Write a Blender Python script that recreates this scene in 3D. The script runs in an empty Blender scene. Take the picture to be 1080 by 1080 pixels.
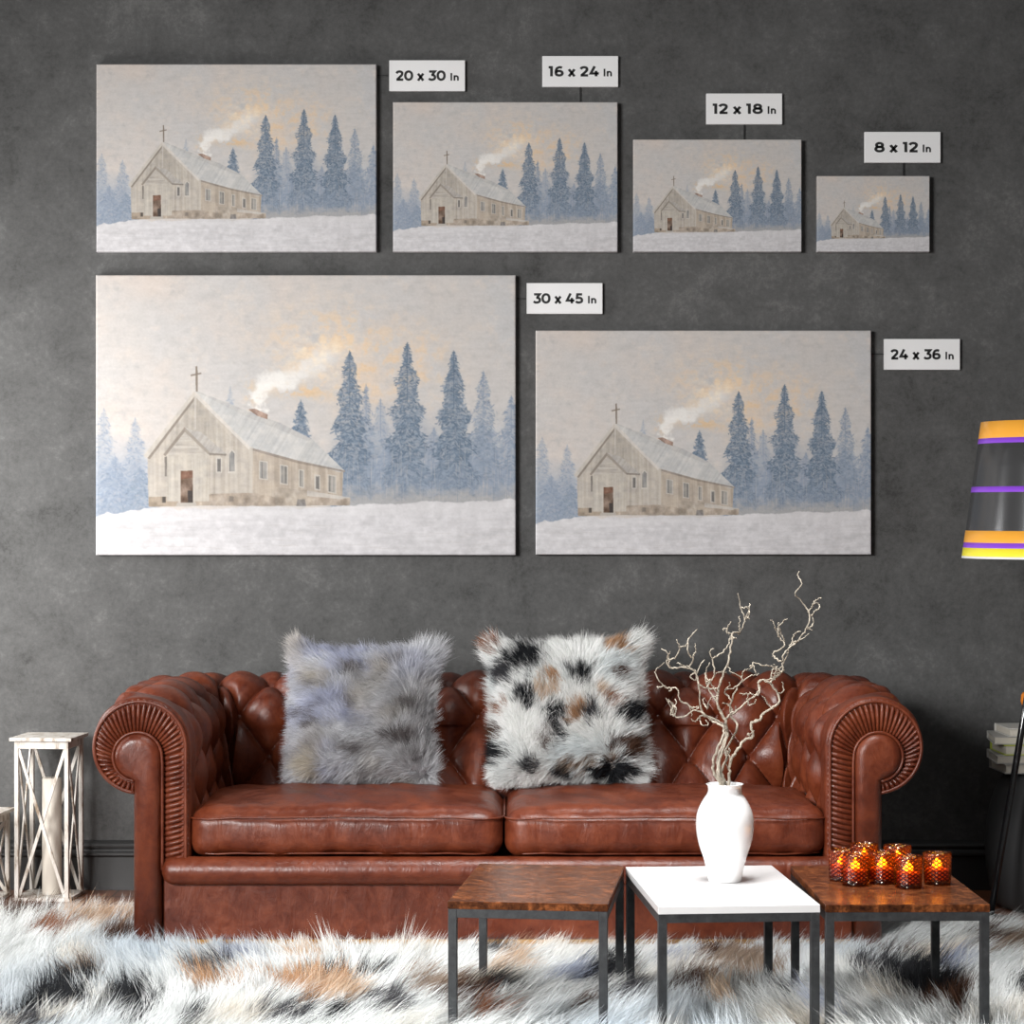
import bpy, bmesh, math, random
import numpy as np
from mathutils import Vector, Matrix

random.seed(7)
RNG = np.random.default_rng(11)
PI = math.pi
SC = bpy.context.scene
COL = SC.collection
F = 2500.0                      # focal length in pixels of the 1080 frame
CAMY, CAMZ = -7.85, 1.25        # the back wall stands at y = 0

def P(px, py, D):
    return ((px - 540) * D / F, CAMY + D, CAMZ - (py - 540) * D / F)

def lin(r, g, b):
    def f(c):
        c /= 255.0
        return c / 12.92 if c <= .04045 else ((c + .055) / 1.055) ** 2.4
    return (f(r), f(g), f(b), 1.0)

# ------------------------------------------------------------------ materials
def new_mat(name):
    m = bpy.data.materials.new(name); m.use_nodes = True
    nt = m.node_tree
    return m, nt, nt.nodes['Principled BSDF'], nt.nodes['Material Output']

def N(nt, typ, **kw):
    n = nt.nodes.new(typ)
    for k, v in kw.items():
        setattr(n, k, v)
    return n

def noise(nt, scale, detail=4, rough=.55, coord='Object', vec_scale=None, dist=0):
    tc = N(nt, 'ShaderNodeTexCoord')
    n = N(nt, 'ShaderNodeTexNoise')
    n.inputs['Scale'].default_value = scale
    n.inputs['Detail'].default_value = detail
    n.inputs['Roughness'].default_value = rough
    n.inputs['Distortion'].default_value = dist
    if vec_scale:
        mp = N(nt, 'ShaderNodeMapping'); mp.inputs['Scale'].default_value = vec_scale
        nt.links.new(tc.outputs[coord], mp.inputs['Vector']); nt.links.new(mp.outputs['Vector'], n.inputs['Vector'])
    else:
        nt.links.new(tc.outputs[coord], n.inputs['Vector'])
    return n

def ramp(nt, src, stops):
    r = N(nt, 'ShaderNodeValToRGB')
    e = r.color_ramp.elements
    e[0].position, e[0].color = stops[0]
    e[1].position, e[1].color = stops[-1]
    for p, c in stops[1:-1]:
        x = e.new(p); x.color = c
    nt.links.new(src, r.inputs['Fac'])
    return r

def bump(nt, b, srcs):
    prev = None
    for s, strength, dist in srcs:
        n = N(nt, 'ShaderNodeBump')
        n.inputs['Strength'].default_value = strength
        n.inputs['Distance'].default_value = dist
        nt.links.new(s, n.inputs['Height'])
        if prev: nt.links.new(prev.outputs['Normal'], n.inputs['Normal'])
        prev = n
    nt.links.new(prev.outputs['Normal'], b.inputs['Normal'])

def simple(name, col, rough=.5, metal=0, spec=.5, coat=0):
    m, nt, b, o = new_mat(name)
    b.inputs['Base Color'].default_value = col
    b.inputs['Roughness'].default_value = rough
    b.inputs['Metallic'].default_value = metal
    b.inputs['Specular IOR Level'].default_value = spec
    b.inputs['Coat Weight'].default_value = coat
    nz = noise(nt, 60, 3)
    bump(nt, b, [(nz.outputs['Fac'], .04, .002)])
    return m

def g(v): return (v, v, v, 1)

def m_wall():
    m, nt, b, o = new_mat('grey plaster')
    big = noise(nt, 1.3, 4, .55, dist=.3); mid = noise(nt, 7, 10, .78, dist=.3); fine = noise(nt, 60, 6, .8)
    a = N(nt, 'ShaderNodeMath', operation='MULTIPLY_ADD'); a.inputs[1].default_value = .45
    nt.links.new(mid.outputs['Fac'], a.inputs[0]); 
    c = N(nt, 'ShaderNodeMath', operation='MULTIPLY'); c.inputs[1].default_value = .25
    nt.links.new(big.outputs['Fac'], c.inputs[0]); nt.links.new(c.outputs[0], a.inputs[2])
    d = N(nt, 'ShaderNodeMath', operation='MULTIPLY_ADD'); d.inputs[1].default_value = .30
    nt.links.new(fine.outputs['Fac'], d.inputs[0]); nt.links.new(a.outputs[0], d.inputs[2])
    r = ramp(nt, d.outputs[0], [(.39, (.042, .042, .041, 1)), (.46, (.070, .070, .069, 1)), (.54, (.092, .092, .091, 1)), (.61, (.135, .134, .132, 1))])
    nt.links.new(r.outputs['Color'], b.inputs['Base Color'])
    b.inputs['Roughness'].default_value = .75; b.inputs['Specular IOR Level'].default_value = .25
    bump(nt, b, [(mid.outputs['Fac'], .12, .02), (fine.outputs['Fac'], .15, .004)])
    return m

def m_leather():
    m, nt, b, o = new_mat('cognac leather')
    big = noise(nt, 5, 5, .6); mid = noise(nt, 26, 6, .7, dist=.5)
    a = N(nt, 'ShaderNodeMath', operation='MULTIPLY_ADD'); a.inputs[1].default_value = .5
    h = N(nt, 'ShaderNodeMath', operation='MULTIPLY'); h.inputs[1].default_value = .5
    nt.links.new(big.outputs['Fac'], h.inputs[0]); nt.links.new(mid.outputs['Fac'], a.inputs[0]); nt.links.new(h.outputs[0], a.inputs[2])
    r = ramp(nt, a.outputs[0], [(.3, (.046, .0075, .0032, 1)), (.47, (.108, .0210, .0080, 1)), (.6, (.165, .036, .0128, 1)), (.74, (.225, .055, .020, 1))])
    nt.links.new(r.outputs['Color'], b.inputs['Base Color'])
    rr = ramp(nt, mid.outputs['Fac'], [(.3, g(.27)), (.7, g(.46))])
    nt.links.new(rr.outputs['Color'], b.inputs['Roughness'])
    b.inputs['Specular IOR Level'].default_value = .45
    grain = noise(nt, 420, 4, .6)
    wr = noise(nt, 22, 6, .62, vec_scale=(1, 1, .4), dist=1.2)
    bump(nt, b, [(wr.outputs['Fac'], .26, .011), (grain.outputs['Fac'], .12, .0015)])
    return m

def m_wood(name, dark, mid, light, rough=.22, sc=(6, 40, 6), coat=.4):
    m, nt, b, o = new_mat(name)
    n1 = noise(nt, 1.0, 8, .65, vec_scale=sc, dist=1.5)
    n2 = noise(nt, 6.0, 4, .6, vec_scale=sc)
    a = N(nt, 'ShaderNodeMath', operation='MULTIPLY_ADD'); a.inputs[1].default_value = .3
    h = N(nt, 'ShaderNodeMath', operation='MULTIPLY'); h.inputs[1].default_value = .7
    nt.links.new(n1.outputs['Fac'], h.inputs[0]); nt.links.new(n2.outputs['Fac'], a.inputs[0]); nt.links.new(h.outputs[0], a.inputs[2])
    r = ramp(nt, a.outputs[0], [(.34, dark), (.5, mid), (.66, light)])
    nt.links.new(r.outputs['Color'], b.inputs['Base Color'])
    b.inputs['Roughness'].default_value = rough; b.inputs['Specular IOR Level'].default_value = .2
    b.inputs['Coat Weight'].default_value = coat; b.inputs['Coat Roughness'].default_value = .15
    bump(nt, b, [(n2.outputs['Fac'], .06, .002)])
    return m

def m_floor():
    m, nt, b, o = new_mat('red brown floorboards')
    tc = N(nt, 'ShaderNodeTexCoord')
    br = N(nt, 'ShaderNodeTexBrick')
    br.inputs['Scale'].default_value = 1
    br.inputs['Brick Width'].default_value = 1.3; br.inputs['Row Height'].default_value = .14
    br.inputs['Mortar Size'].default_value = .003
    br.inputs['Color1'].default_value = (.20, .075, .035, 1); br.inputs['Color2'].default_value = (.11, .04, .02, 1)
    br.inputs['Mortar'].default_value = (.02, .01, .006, 1)
    nt.links.new(tc.outputs['Object'], br.inputs['Vector'])
    n1 = noise(nt, 2, 8, .65, vec_scale=(3, 30, 1), dist=1)
    r = ramp(nt, n1.outputs['Fac'], [(.3, g(.55)), (.7, g(1.35))])
    mx = N(nt, 'ShaderNodeMix', data_type='RGBA', blend_type='MULTIPLY'); mx.inputs[0].default_value = 1
    nt.links.new(br.outputs['Color'], mx.inputs[6]); nt.links.new(r.outputs['Color'], mx.inputs[7])
    nt.links.new(mx.outputs[2], b.inputs['Base Color'])
    b.inputs['Roughness'].default_value = .35
    return m

def m_attr(name, attr, rough=.7, transl=0.0, bumpy=False):
    m, nt, b, o = new_mat(name)
    at = N(nt, 'ShaderNodeAttribute', attribute_name=attr)
    nt.links.new(at.outputs['Color'], b.inputs['Base Color'])
    b.inputs['Roughness'].default_value = rough
    b.inputs['Specular IOR Level'].default_value = .25
    if bumpy:
        n1 = noise(nt, 28, 6, .65, vec_scale=(1, 1, 2.2)); n2 = noise(nt, 420, 2, .5)
        bump(nt, b, [(n1.outputs['Fac'], .15, .004), (n2.outputs['Fac'], .06, .001)])
    if transl:
        t = N(nt, 'ShaderNodeBsdfTranslucent'); nt.links.new(at.outputs['Color'], t.inputs['Color'])
        mx = N(nt, 'ShaderNodeMixShader'); mx.inputs[0].default_value = transl
        nt.links.new(b.outputs[0], mx.inputs[1]); nt.links.new(t.outputs[0], mx.inputs[2])
        nt.links.new(mx.outputs[0], o.inputs['Surface'])
    return m

def m_distressed():
    m, nt, b, o = new_mat('whitewashed wood')
    n1 = noise(nt, 30, 6, .7, vec_scale=(1, 1, .25))
    r = ramp(nt, n1.outputs['Fac'], [(.36, (.20, .14, .09, 1)), (.46, (.50, .46, .41, 1)), (.56, (.60, .57, .53, 1)), (.75, (.66, .64, .61, 1))])
    nt.links.new(r.outputs['Color'], b.inputs['Base Color'])
    b.inputs['Roughness'].default_value = .6
    bump(nt, b, [(n1.outputs['Fac'], .2, .003)])
    return m

def m_steel():
    m, nt, b, o = new_mat('blackened steel')
    n1 = noise(nt, 35, 6, .7)
    r = ramp(nt, n1.outputs['Fac'], [(.35, (.022, .024, .026, 1)), (.6, (.044, .047, .050, 1)), (.8, (.085, .088, .09, 1))])
    nt.links.new(r.outputs['Color'], b.inputs['Base Color'])
    b.inputs['Roughness'].default_value = .5; b.inputs['Metallic'].default_value = .3
    bump(nt, b, [(n1.outputs['Fac'], .1, .001)])
    return m

def m_branch():
    m, nt, b, o = new_mat('pale twisted willow bark')
    n1 = noise(nt, 90, 5, .7)
    r = ramp(nt, n1.outputs['Fac'], [(.35, (.16, .13, .10, 1)), (.6, (.46, .41, .33, 1))])
    nt.links.new(r.outputs['Color'], b.inputs['Base Color']); b.inputs['Roughness'].default_value = .6
    bump(nt, b, [(n1.outputs['Fac'], .3, .002)])
    return m

def m_amber():
    m, nt, b, o = new_mat('amber pressed glass')
    tc = N(nt, 'ShaderNodeTexCoord'); sx = N(nt, 'ShaderNodeSeparateXYZ')
    nt.links.new(tc.outputs['Object'], sx.inputs[0])
    at = N(nt, 'ShaderNodeMath', operation='ARCTAN2')
    nt.links.new(sx.outputs['Y'], at.inputs[0]); nt.links.new(sx.outputs['X'], at.inputs[1])
    def wave(sign):
        a = N(nt, 'ShaderNodeMath', operation='MULTIPLY'); a.inputs[1].default_value = 13 * sign
        nt.links.new(at.outputs[0], a.inputs[0])
        c = N(nt, 'ShaderNodeMath', operation='MULTIPLY_ADD'); c.inputs[1].default_value = 640
        nt.links.new(sx.outputs['Z'], c.inputs[0]); nt.links.new(a.outputs[0], c.inputs[2])
        s = N(nt, 'ShaderNodeMath', operation='SINE'); nt.links.new(c.outputs[0], s.inputs[0])
        return s
    mxx = N(nt, 'ShaderNodeMath', operation='MAXIMUM')
    nt.links.new(wave(1).outputs[0], mxx.inputs[0]); nt.links.new(wave(-1).outputs[0], mxx.inputs[1])
    r = ramp(nt, mxx.outputs[0], [(.15, (.99, .74, .30, 1)), (.62, (.36, .14, .085, 1))])
    tr = N(nt, 'ShaderNodeBsdfTransparent'); nt.links.new(r.outputs['Color'], tr.inputs['Color'])
    tl = N(nt, 'ShaderNodeBsdfTranslucent'); tl.inputs['Color'].default_value = (.85, .30, .05, 1)
    gl = N(nt, 'ShaderNodeBsdfGlossy'); gl.inputs['Roughness'].default_value = .12; gl.inputs['Color'].default_value = (.8, .7, .65, 1)
    bp = N(nt, 'ShaderNodeBump'); bp.inputs['Strength'].default_value = .5; bp.inputs['Distance'].default_value = .002
    nt.links.new(mxx.outputs[0], bp.inputs['Height']); nt.links.new(bp.outputs['Normal'], gl.inputs['Normal'])
    m1 = N(nt, 'ShaderNodeMixShader'); m1.inputs[0].default_value = .06
    nt.links.new(tr.outputs[0], m1.inputs[1]); nt.links.new(tl.outputs[0], m1.inputs[2])
    m2 = N(nt, 'ShaderNodeMixShader'); m2.inputs[0].default_value = .06
    nt.links.new(m1.outputs[0], m2.inputs[1]); nt.links.new(gl.outputs[0], m2.inputs[2])
    nt.links.new(m2.outputs[0], o.inputs['Surface'])
    return m

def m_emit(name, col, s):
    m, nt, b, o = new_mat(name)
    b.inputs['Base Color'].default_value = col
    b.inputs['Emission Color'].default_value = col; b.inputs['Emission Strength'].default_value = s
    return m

def m_film():
    m, nt, b, o = new_mat('smoky clear film')
    tr0 = N(nt, 'ShaderNodeBsdfTransparent'); tr0.inputs['Color'].default_value = (.9, .9, .92, 1)
    df = N(nt, 'ShaderNodeBsdfDiffuse'); df.inputs['Color'].default_value = (.055, .055, .056, 1)
    tr = N(nt, 'ShaderNodeMixShader'); tr.inputs[0].default_value = .8
    nt.links.new(tr0.outputs[0], tr.inputs[1]); nt.links.new(df.outputs[0], tr.inputs[2])
    gl = N(nt, 'ShaderNodeBsdfGlossy'); gl.inputs['Roughness'].default_value = .2; gl.inputs['Color'].default_value = (.9, .92, .95, 1)
    lw = N(nt, 'ShaderNodeLayerWeight'); lw.inputs['Blend'].default_value = .25
    mm = N(nt, 'ShaderNodeMath', operation='MULTIPLY_ADD'); mm.inputs[1].default_value = .35; mm.inputs[2].default_value = .06
    nt.links.new(lw.outputs['Fresnel'], mm.inputs[0])
    mx = N(nt, 'ShaderNodeMixShader')
    nt.links.new(mm.outputs[0], mx.inputs[0])
    nt.links.new(tr.outputs[0], mx.inputs[1]); nt.links.new(gl.outputs[0], mx.inputs[2]); nt.links.new(mx.outputs[0], o.inputs['Surface'])
    return m

M = dict(
    wall=m_wall(), leather=m_leather(), floor=m_floor(), steel=m_steel(), white_wood=m_distressed(),
    walnut=m_wood('polished walnut', (.016, .006, .0035, 1), (.085, .027, .010, 1), (.28, .090, .028, 1), rough=.26, sc=(22, 30, 20), coat=0),
    gold=m_wood('golden wood', (.30, .14, .03, 1), (.42, .22, .05, 1), (.55, .30, .08, 1), rough=.4),
    base=simple('charcoal painted moulding', (.034, .034, .034, 1), .42),
    canvas=m_attr('oil painting on canvas', 'paint', .6, bumpy=True),
    fur=m_attr('long fur', 'fur', .6, transl=.35),
    hide=simple('cream hide backing', (.55, .52, .48, 1), .9),
    card=simple('white tag card', lin(228, 228, 228), .6),
    ink=simple('black ink', (.006, .006, .006, 1), .6),
    lacquer=simple('white lacquer', (.70, .70, .70, 1), .25, coat=.15),
    ceramic=simple('white ceramic', (.87, .87, .87, 1), .12, coat=.6),
    branch=m_branch(), amber=m_amber(),
    wax=simple('ivory wax', (.60, .55, .48, 1), .5),
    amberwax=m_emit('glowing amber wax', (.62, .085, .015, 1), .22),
    flame=m_emit('candle flame', (1, .72, .05, 1), 7),
    wick=simple('charred wick', (.02, .015, .01, 1), .9),
    black=simple('black lacquered metal', (.010, .010, .011, 1), .22, coat=.5),
    film=m_film(),
    orange=simple('orange shade band', lin(245, 172, 60), .35, coat=.3),
    purple=simple('purple shade band', lin(140, 72, 215), .35, coat=.3),
    yellow=simple('yellow shade band', lin(250, 235, 60), .35, coat=.3),
    rim=simple('white shade rim', (.85, .85, .85, 1), .4),
    pouf=simple('dark grey hide', (.042, .042, .043, 1), .5),
    page=simple('cream paper edges', (.62, .58, .50, 1), .85),
    cover_a=simple('pale grey cloth cover', (.42, .41, .39, 1), .7),
    cover_b=simple('off white cloth cover', (.62, .61, .57, 1), .7),
    cover_c=simple('lime board cover', (.50, .58, .08, 1), .6),
    orn=simple('orange glaze', (.75, .22, .02, 1), .3),
)

# ------------------------------------------------------------------ mesh helpers
def link(o, parent=None):
    COL.objects.link(o)
    if parent: o.parent = parent
    return o

def obj(name, verts, faces, mat, parent=None, smooth=True, loc=(0, 0, 0)):
    me = bpy.data.meshes.new(name)
    me.from_pydata([tuple(map(float, v)) for v in verts], [], faces)
    me.materials.append(M[mat] if isinstance(mat, str) else mat)
    if smooth: me.polygons.foreach_set('use_smooth', [True] * len(me.polygons))
    me.update()
    o = bpy.data.objects.new(name, me); o.location = loc
    return link(o, parent)

def bm_obj(name, bm, mat, parent=None, smooth=False, loc=(0, 0, 0)):
    bmesh.ops.recalc_face_normals(bm, faces=bm.faces)
    me = bpy.data.meshes.new(name); bm.to_mesh(me); bm.free()
    me.materials.append(M[mat])
    if smooth: me.polygons.foreach_set('use_smooth', [True] * len(me.polygons))
    o = bpy.data.objects.new(name, me); o.location = loc
    return link(o, parent)

def grid_faces(nu, nv, closed_u=False, off=0):
    fs = []
    for i in range(nu if closed_u else nu - 1):
        j = (i + 1) % nu
        for k in range(nv - 1):
            fs.append((off + i * nv + k, off + j * nv + k, off + j * nv + k + 1, off + i * nv + k + 1))
    return fs

def add_box(bm, c, s, bev=0, rot=None, seg=2):
    t = bmesh.new()
    bmesh.ops.create_cube(t, size=1)
    for v in t.verts: v.co = Vector((v.co.x * s[0], v.co.y * s[1], v.co.z * s[2]))
    if bev: bmesh.ops.bevel(t, geom=list(t.edges), offset=bev, segments=seg, affect='EDGES', profile=.5)
    mt = Matrix.Translation(c)
    if rot is not None: mt = mt @ rot
    t.transform(mt)
    me = bpy.data.meshes.new('tmp'); t.to_mesh(me); t.free()
    bm.from_mesh(me); bpy.data.meshes.remove(me)

def add_bar(bm, a, b, w, d, bev=.001):
    a, b = Vector(a), Vector(b); v = b - a
    q = v.to_track_quat('Z', 'Y')
    add_box(bm, (a + b) / 2, (w, d, v.length), bev, q.to_matrix().to_4x4())

def box_obj(name, c, s, mat, parent=None, bev=.002, seg=2):
    bm = bmesh.new(); add_box(bm, c, s, bev, seg=seg)
    return bm_obj(name, bm, mat, parent)

def lathe(profile, seg=48, cap0=True, cap1=False):
    vs = []
    for i in range(seg):
        a = 2 * PI * i / seg
        for r, z in profile: vs.append((r * math.cos(a), r * math.sin(a), z))
    fs = grid_faces(seg, len(profile), True)
    n = len(profile)
    if cap0: fs.append([i * n for i in range(seg)][::-1])
    if cap1: fs.append([i * n + n - 1 for i in range(seg)])
    return vs, fs

def smooth_path(pts, n=6):
    pts = np.array(pts, float); out = []
    q = np.vstack([2 * pts[0] - pts[1], pts, 2 * pts[-1] - pts[-2]])
    for i in range(1, len(q) - 2):
        for k in range(n):
            t = k / n
            p0, p1, p2, p3 = q[i - 1], q[i], q[i + 1], q[i + 2]
            out.append(.5 * (2 * p1 + (p2 - p0) * t + (2 * p0 - 5 * p1 + 4 * p2 - p3) * t * t + (3 * p1 - p0 - 3 * p2 + p3) * t ** 3))
    out.append(pts[-1])
    return np.array(out)

def tube(pts, rad, seg=8, closed=False):
    pts = np.array(pts, float); n = len(pts)
    rad = np.full(n, rad) if np.isscalar(rad) else np.array(rad)
    if closed: tan = np.roll(pts, -1, 0) - np.roll(pts, 1, 0)
    else: tan = np.gradient(pts, axis=0)
    tan /= np.linalg.norm(tan, axis=1)[:, None] + 1e-12
    up = np.array((.123, .31, .94)); vs = []
    u = np.cross(tan[0], up); u /= np.linalg.norm(u)
    for i in range(n):
        u = u - tan[i] * np.dot(u, tan[i]); u /= np.linalg.norm(u) + 1e-12
        w = np.cross(tan[i], u)
        for k in range(seg):
            a = 2 * PI * k / seg
            vs.append(pts[i] + rad[i] * (u * math.cos(a) + w * math.sin(a)))
    fs = []
    for i in range(n if closed else n - 1):
        j = (i + 1) % n
        for k in range(seg):
            l = (k + 1) % seg
            fs.append((i * seg + k, i * seg + l, j * seg + l, j * seg + k))
    if not closed:
        fs.append(list(range(seg))[::-1]); fs.append([(n - 1) * seg + k for k in range(seg)])
    return vs, fs

def merge(parts):
    V, Fc = [], []
    for v, f in parts:
        o = len(V); V.extend(v); Fc.extend([[i + o for i in q] for q in f])
    return V, Fc

def empty(name, loc, rz=0):
    o = bpy.data.objects.new(name, None); o.location = loc; o.rotation_euler = (0, 0, rz)
    o.empty_display_size = .05
    return link(o)

def tag(o, label, cat, group=None):
    o['label'] = label; o['category'] = cat
    if group: o['group'] = group
    return o

def struct(o):
    o['kind'] = 'structure'; return o

def copy_tree(o, parent=None):
    c = o.copy(); COL.objects.link(c)
    if parent: c.parent = parent
    for ch in list(o.children): copy_tree(ch, c)
    return c

# ------------------------------------------------------------------ setting
wl = struct(box_obj('wall_back', (0, .06, 1.6), (7.0, .12, 3.2), 'wall', bev=0))
fl = struct(box_obj('floor', (0, -3.5, -.05), (7.0, 7.0, .1), 'floor', bev=0))
prof = [(0, 0), (-.016, 0), (-.016, .108), (-.020, .112), (-.026, .116), (-.026, .124), (-.019, .129), (-.016, .135),
        (-.020, .140), (-.022, .146), (-.018, .153), (-.008, .160), (0, .163)]
vs = []
for x in (-3.5, 3.5):
    for y, z in prof: vs.append((x, y - .0005, z + .0005))
struct(obj('baseboard_back', vs, grid_faces(2, len(prof)), 'base', smooth=False))

# ------------------------------------------------------------------ the painting (shared by the six canvases)
PW, PH = 1320, 880
def vnoise(w, h, sx, sy, seed, octaves=4):
    r = np.random.default_rng(seed); out = np.zeros((h, w)); amp = 1; tot = 0
    for o in range(octaves):
        gx, gy = max(2, int(sx * 2 ** o) + 2), max(2, int(sy * 2 ** o) + 2)
        gr = r.random((gy, gx))
        x = np.linspace(0, gx - 1.001, w); y = np.linspace(0, gy - 1.001, h)
        xi, yi = x.astype(int), y.astype(int); xf, yf = x - xi, y - yi
        xf = xf * xf * (3 - 2 * xf); yf = (yf * yf * (3 - 2 * yf))[:, None]
        a = gr[np.ix_(yi, xi)] * (1 - xf) + gr[np.ix_(yi, xi + 1)] * xf
        b = gr[np.ix_(yi + 1, xi)] * (1 - xf) + gr[np.ix_(yi + 1, xi + 1)] * xf
        out += amp * (a * (1 - yf) + b * yf); tot += amp; amp *= .55
    return out / tot

def paint():
    K = PW / 1017.0                       # painting units: 1017 wide, 674 high
    r = np.random.default_rng(5)
    yy, xx = np.mgrid[0:PH, 0:PW]
    X = xx / K; Y = yy / K
    img = np.zeros((PH, PW, 3))
    n1 = vnoise(PW, PH, 6, 5, 1, 5); n2 = vnoise(PW, PH, 30, 110, 2, 3); n3 = vnoise(PW, PH, 34, 26, 3, 5); n4 = vnoise(PW, PH, 5, 4, 4, 4)
    n5 = vnoise(PW, PH, 60, 44, 8, 4)
    weave = vnoise(PW, PH, 300, 220, 9, 1)
    C = lambda *c: np.array(c, float)
    def blend(c, a):
        nonlocal img
        a = np.clip(a, 0, 1)[..., None]; img = img * (1 - a) + c * a
    img[:] = C(204, 199, 195)
    blend(C(213, 201, 192), (n1 - .42) * 3 * np.clip(1.1 - X / 800, 0, 1))
    blend(C(197, 197, 198), (n4 - .45) * 2.4 * np.clip(.3 + X / 1000, 0, 1))
    blend(C(214, 205, 197), (n3 - .56) * 3)
    blend(C(194, 190, 188), (.43 - n5) * 2.2)
    # warm glow
    gl = np.exp(-(((X - 575) / 130) ** 2 + ((Y - 160) / 75) ** 2)) + np.exp(-(((X - 660) / 120) ** 2 + ((Y - 250) / 75) ** 2)) * .6 + np.exp(-(((X - 790) / 70) ** 2 + ((Y - 210) / 80) ** 2)) * .5
    blend(C(226, 207, 188), gl * np.clip(.35 + (n1 * .4 + n3 * .6 - .42) * 4, 0, 1) * .9)
    blend(C(226, 192, 152), gl * np.clip((n3 * .45 + n5 * .55 - .51) * 12, 0, 1) * .65)
    blend(C(244, 228, 204), np.exp(-(((X - 550) / 75) ** 2 + ((Y - 190) / 55) ** 2)) * np.clip((n5 - .38) * 4, 0, 1) * .85)
    # smoke
    for sx, sy, rr, al in [(395, 326, 17, .95), (392, 308, 20, .95), (396, 288, 26, .9), (408, 268, 32, .9), (432, 256, 32, .85), (455, 260, 24, .6), (468, 246, 32, .65), (497, 236, 30, .5), (522, 220, 34, .45), (545, 200, 34, .35), (570, 185, 34, .3)]:
        d = np.hypot(X - sx, (Y - sy)) + (n5 - .5) * 40
        blend(C(240, 237, 232), np.clip((rr - d) / (rr * .6), 0, 1) * al)
    blend(C(226, 190, 146), np.exp(-(((X - 372) / 14) ** 2 + ((Y - 285) / 40) ** 2)) * np.clip((n5 - .45) * 6, 0, 1) * .5)
    blend(C(226, 186, 138), np.exp(-(((X - 500) / 60) ** 2 + ((Y - 282) / 16) ** 2)) * np.clip((n5 - .42) * 6, 0, 1) * .7)
    def ell(cx, cy, l, w, ang, col, al):
        nonlocal img
        cx, cy, l, w = cx * K, cy * K, l * K, w * K
        R = int(max(l, w)) + 2
        x0, x1, y0, y1 = max(0, int(cx) - R), min(PW, int(cx) + R + 1), max(0, int(cy) - R), min(PH, int(cy) + R + 1)
        if x1 <= x0 or y1 <= y0: return
        sy, sx = np.mgrid[y0:y1, x0:x1]; dx, dy = sx - cx, sy - cy
        ca, sa = math.cos(ang), math.sin(ang)
        d = ((dx * ca + dy * sa) / l) ** 2 + ((-dx * sa + dy * ca) / w) ** 2
        a = (np.clip((1 - d) * 2.2, 0, 1) * al)[..., None]
        img[y0:y1, x0:x1] = img[y0:y1, x0:x1] * (1 - a) + np.array(col) * a
    def tree(tx, ty, bw, by, n, pal, al=.8, fill=.5):
        h = by - ty
        t = (Y - ty) / h; ok = (t > 0) & (t < 1)
        wv = bw * np.clip(t, 0, 1) ** .62 * (.78 + .14 * np.sin(t * 34 + tx) + (n5 - .5) * .9)
        blend(np.array(pal).mean(0), np.clip((wv - np.abs(X - tx)) / 9 + .2, 0, 1) * ok * fill * np.clip((1 - t) * 3, 0, 1))
        for i in range(n):
            t = r.random() ** .8
            w = bw * (t ** .62) * (.80 + .2 * math.sin(t * 34 + tx) + .3 * r.random() ** 3)
            o = r.uniform(-1, 1); x = tx + o * w; y = ty + t * h + abs(o) * 5
            ang = .45 * np.sign(o) + r.normal(0, .6)
            c = np.array(pal[r.integers(len(pal))]) + r.normal(0, 6)
            if r.random() < .10: c = c * .4 + np.array((190, 186, 186)) * .6
            if t > .6: q = min(1, (t - .6) * 2.2) * .75; c = c * (1 - q) + np.array((146, 157, 172)) * q
            s = .65 + .55 * t
            ell(x, y, r.uniform(4, 9) * s, r.uniform(1.3, 2.8) * s, ang, c, al * r.uniform(.55, 1))
        for k in range(int(h * .35 / 3)):
            ell(tx, ty + k * 3, 1.5, 3, 0, pal[0], .45)
    dark = [(88, 106, 126), (105, 122, 141), (119, 135, 152), (134, 148, 163), (97, 115, 135)]
    midp = [(136, 149, 168), (147, 159, 175), (126, 141, 161), (156, 166, 179)]
    lite = [(165, 173, 184), (174, 180, 188), (156, 166, 180)]
    # mist behind the trees
    band = np.clip((Y - 330 + (n1 - .5) * 190) / 150, 0, 1) * (np.clip((X - 555) / 50, 0, 1) * .8)
    blend(C(152, 163, 179), band)
    band = np.clip((Y - 395 + (n1 - .5) * 100) / 100, 0, 1) * np.clip((165 - X) / 60, 0, 1) * .8
    blend(C(158, 168, 183), band)
    tree(325, 270, 14, 335, 60, lite, .4, .2)
    tree(17, 322, 55, 590, 420, lite + midp, .6, .4); tree(93, 345, 55, 585, 420, lite + midp, .6, .4); tree(45, 440, 75, 600, 520, midp, .7); tree(105, 465, 60, 590, 420, midp + dark[2:4], .7)
    tree(690, 300, 60, 570, 480, midp + lite, .6); tree(655, 265, 38, 560, 420, midp + dark[3:], .75); tree(820, 370, 70, 570, 480, midp, .6); tree(710, 400, 70, 570, 480, midp, .6)
    tree(940, 232, 60, 560, 900, midp + dark[2:4], .65, .35); tree(1008, 292, 60, 560, 800, midp, .75)
    tree(940, 360, 75, 560, 600, midp + dark[2:3], .7)
    tree(615, 183, 66, 585, 1900, dark, .8, .45); tree(755, 163, 70, 585, 2100, dark, .8, .45); tree(868, 183, 68, 580, 2100, dark, .8, .5)
    tree(496, 303, 30, 412, 230, dark, .85, .6)
    blend(C(148, 159, 175), np.clip((Y - 440) / 110, 0, 1) * np.clip((X - 560) / 50, 0, 1) * .45 * np.clip(n5 * 1.8, 0, 1))
    blend(C(176, 172, 168), np.clip((Y - 505 + (n5 - .5) * 60) / 40, 0, 1) * np.clip((X - 570) / 40, 0, 1) * .75)
    for k in range(150):
        x = r.uniform(600, 1010); y0 = r.uniform(400, 515)
        ell(x, y0 + 25, .8, r.uniform(14, 34), r.normal(0, .04), (196, 188, 182) if r.random() < .6 else (112, 126, 146), .4)
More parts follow.
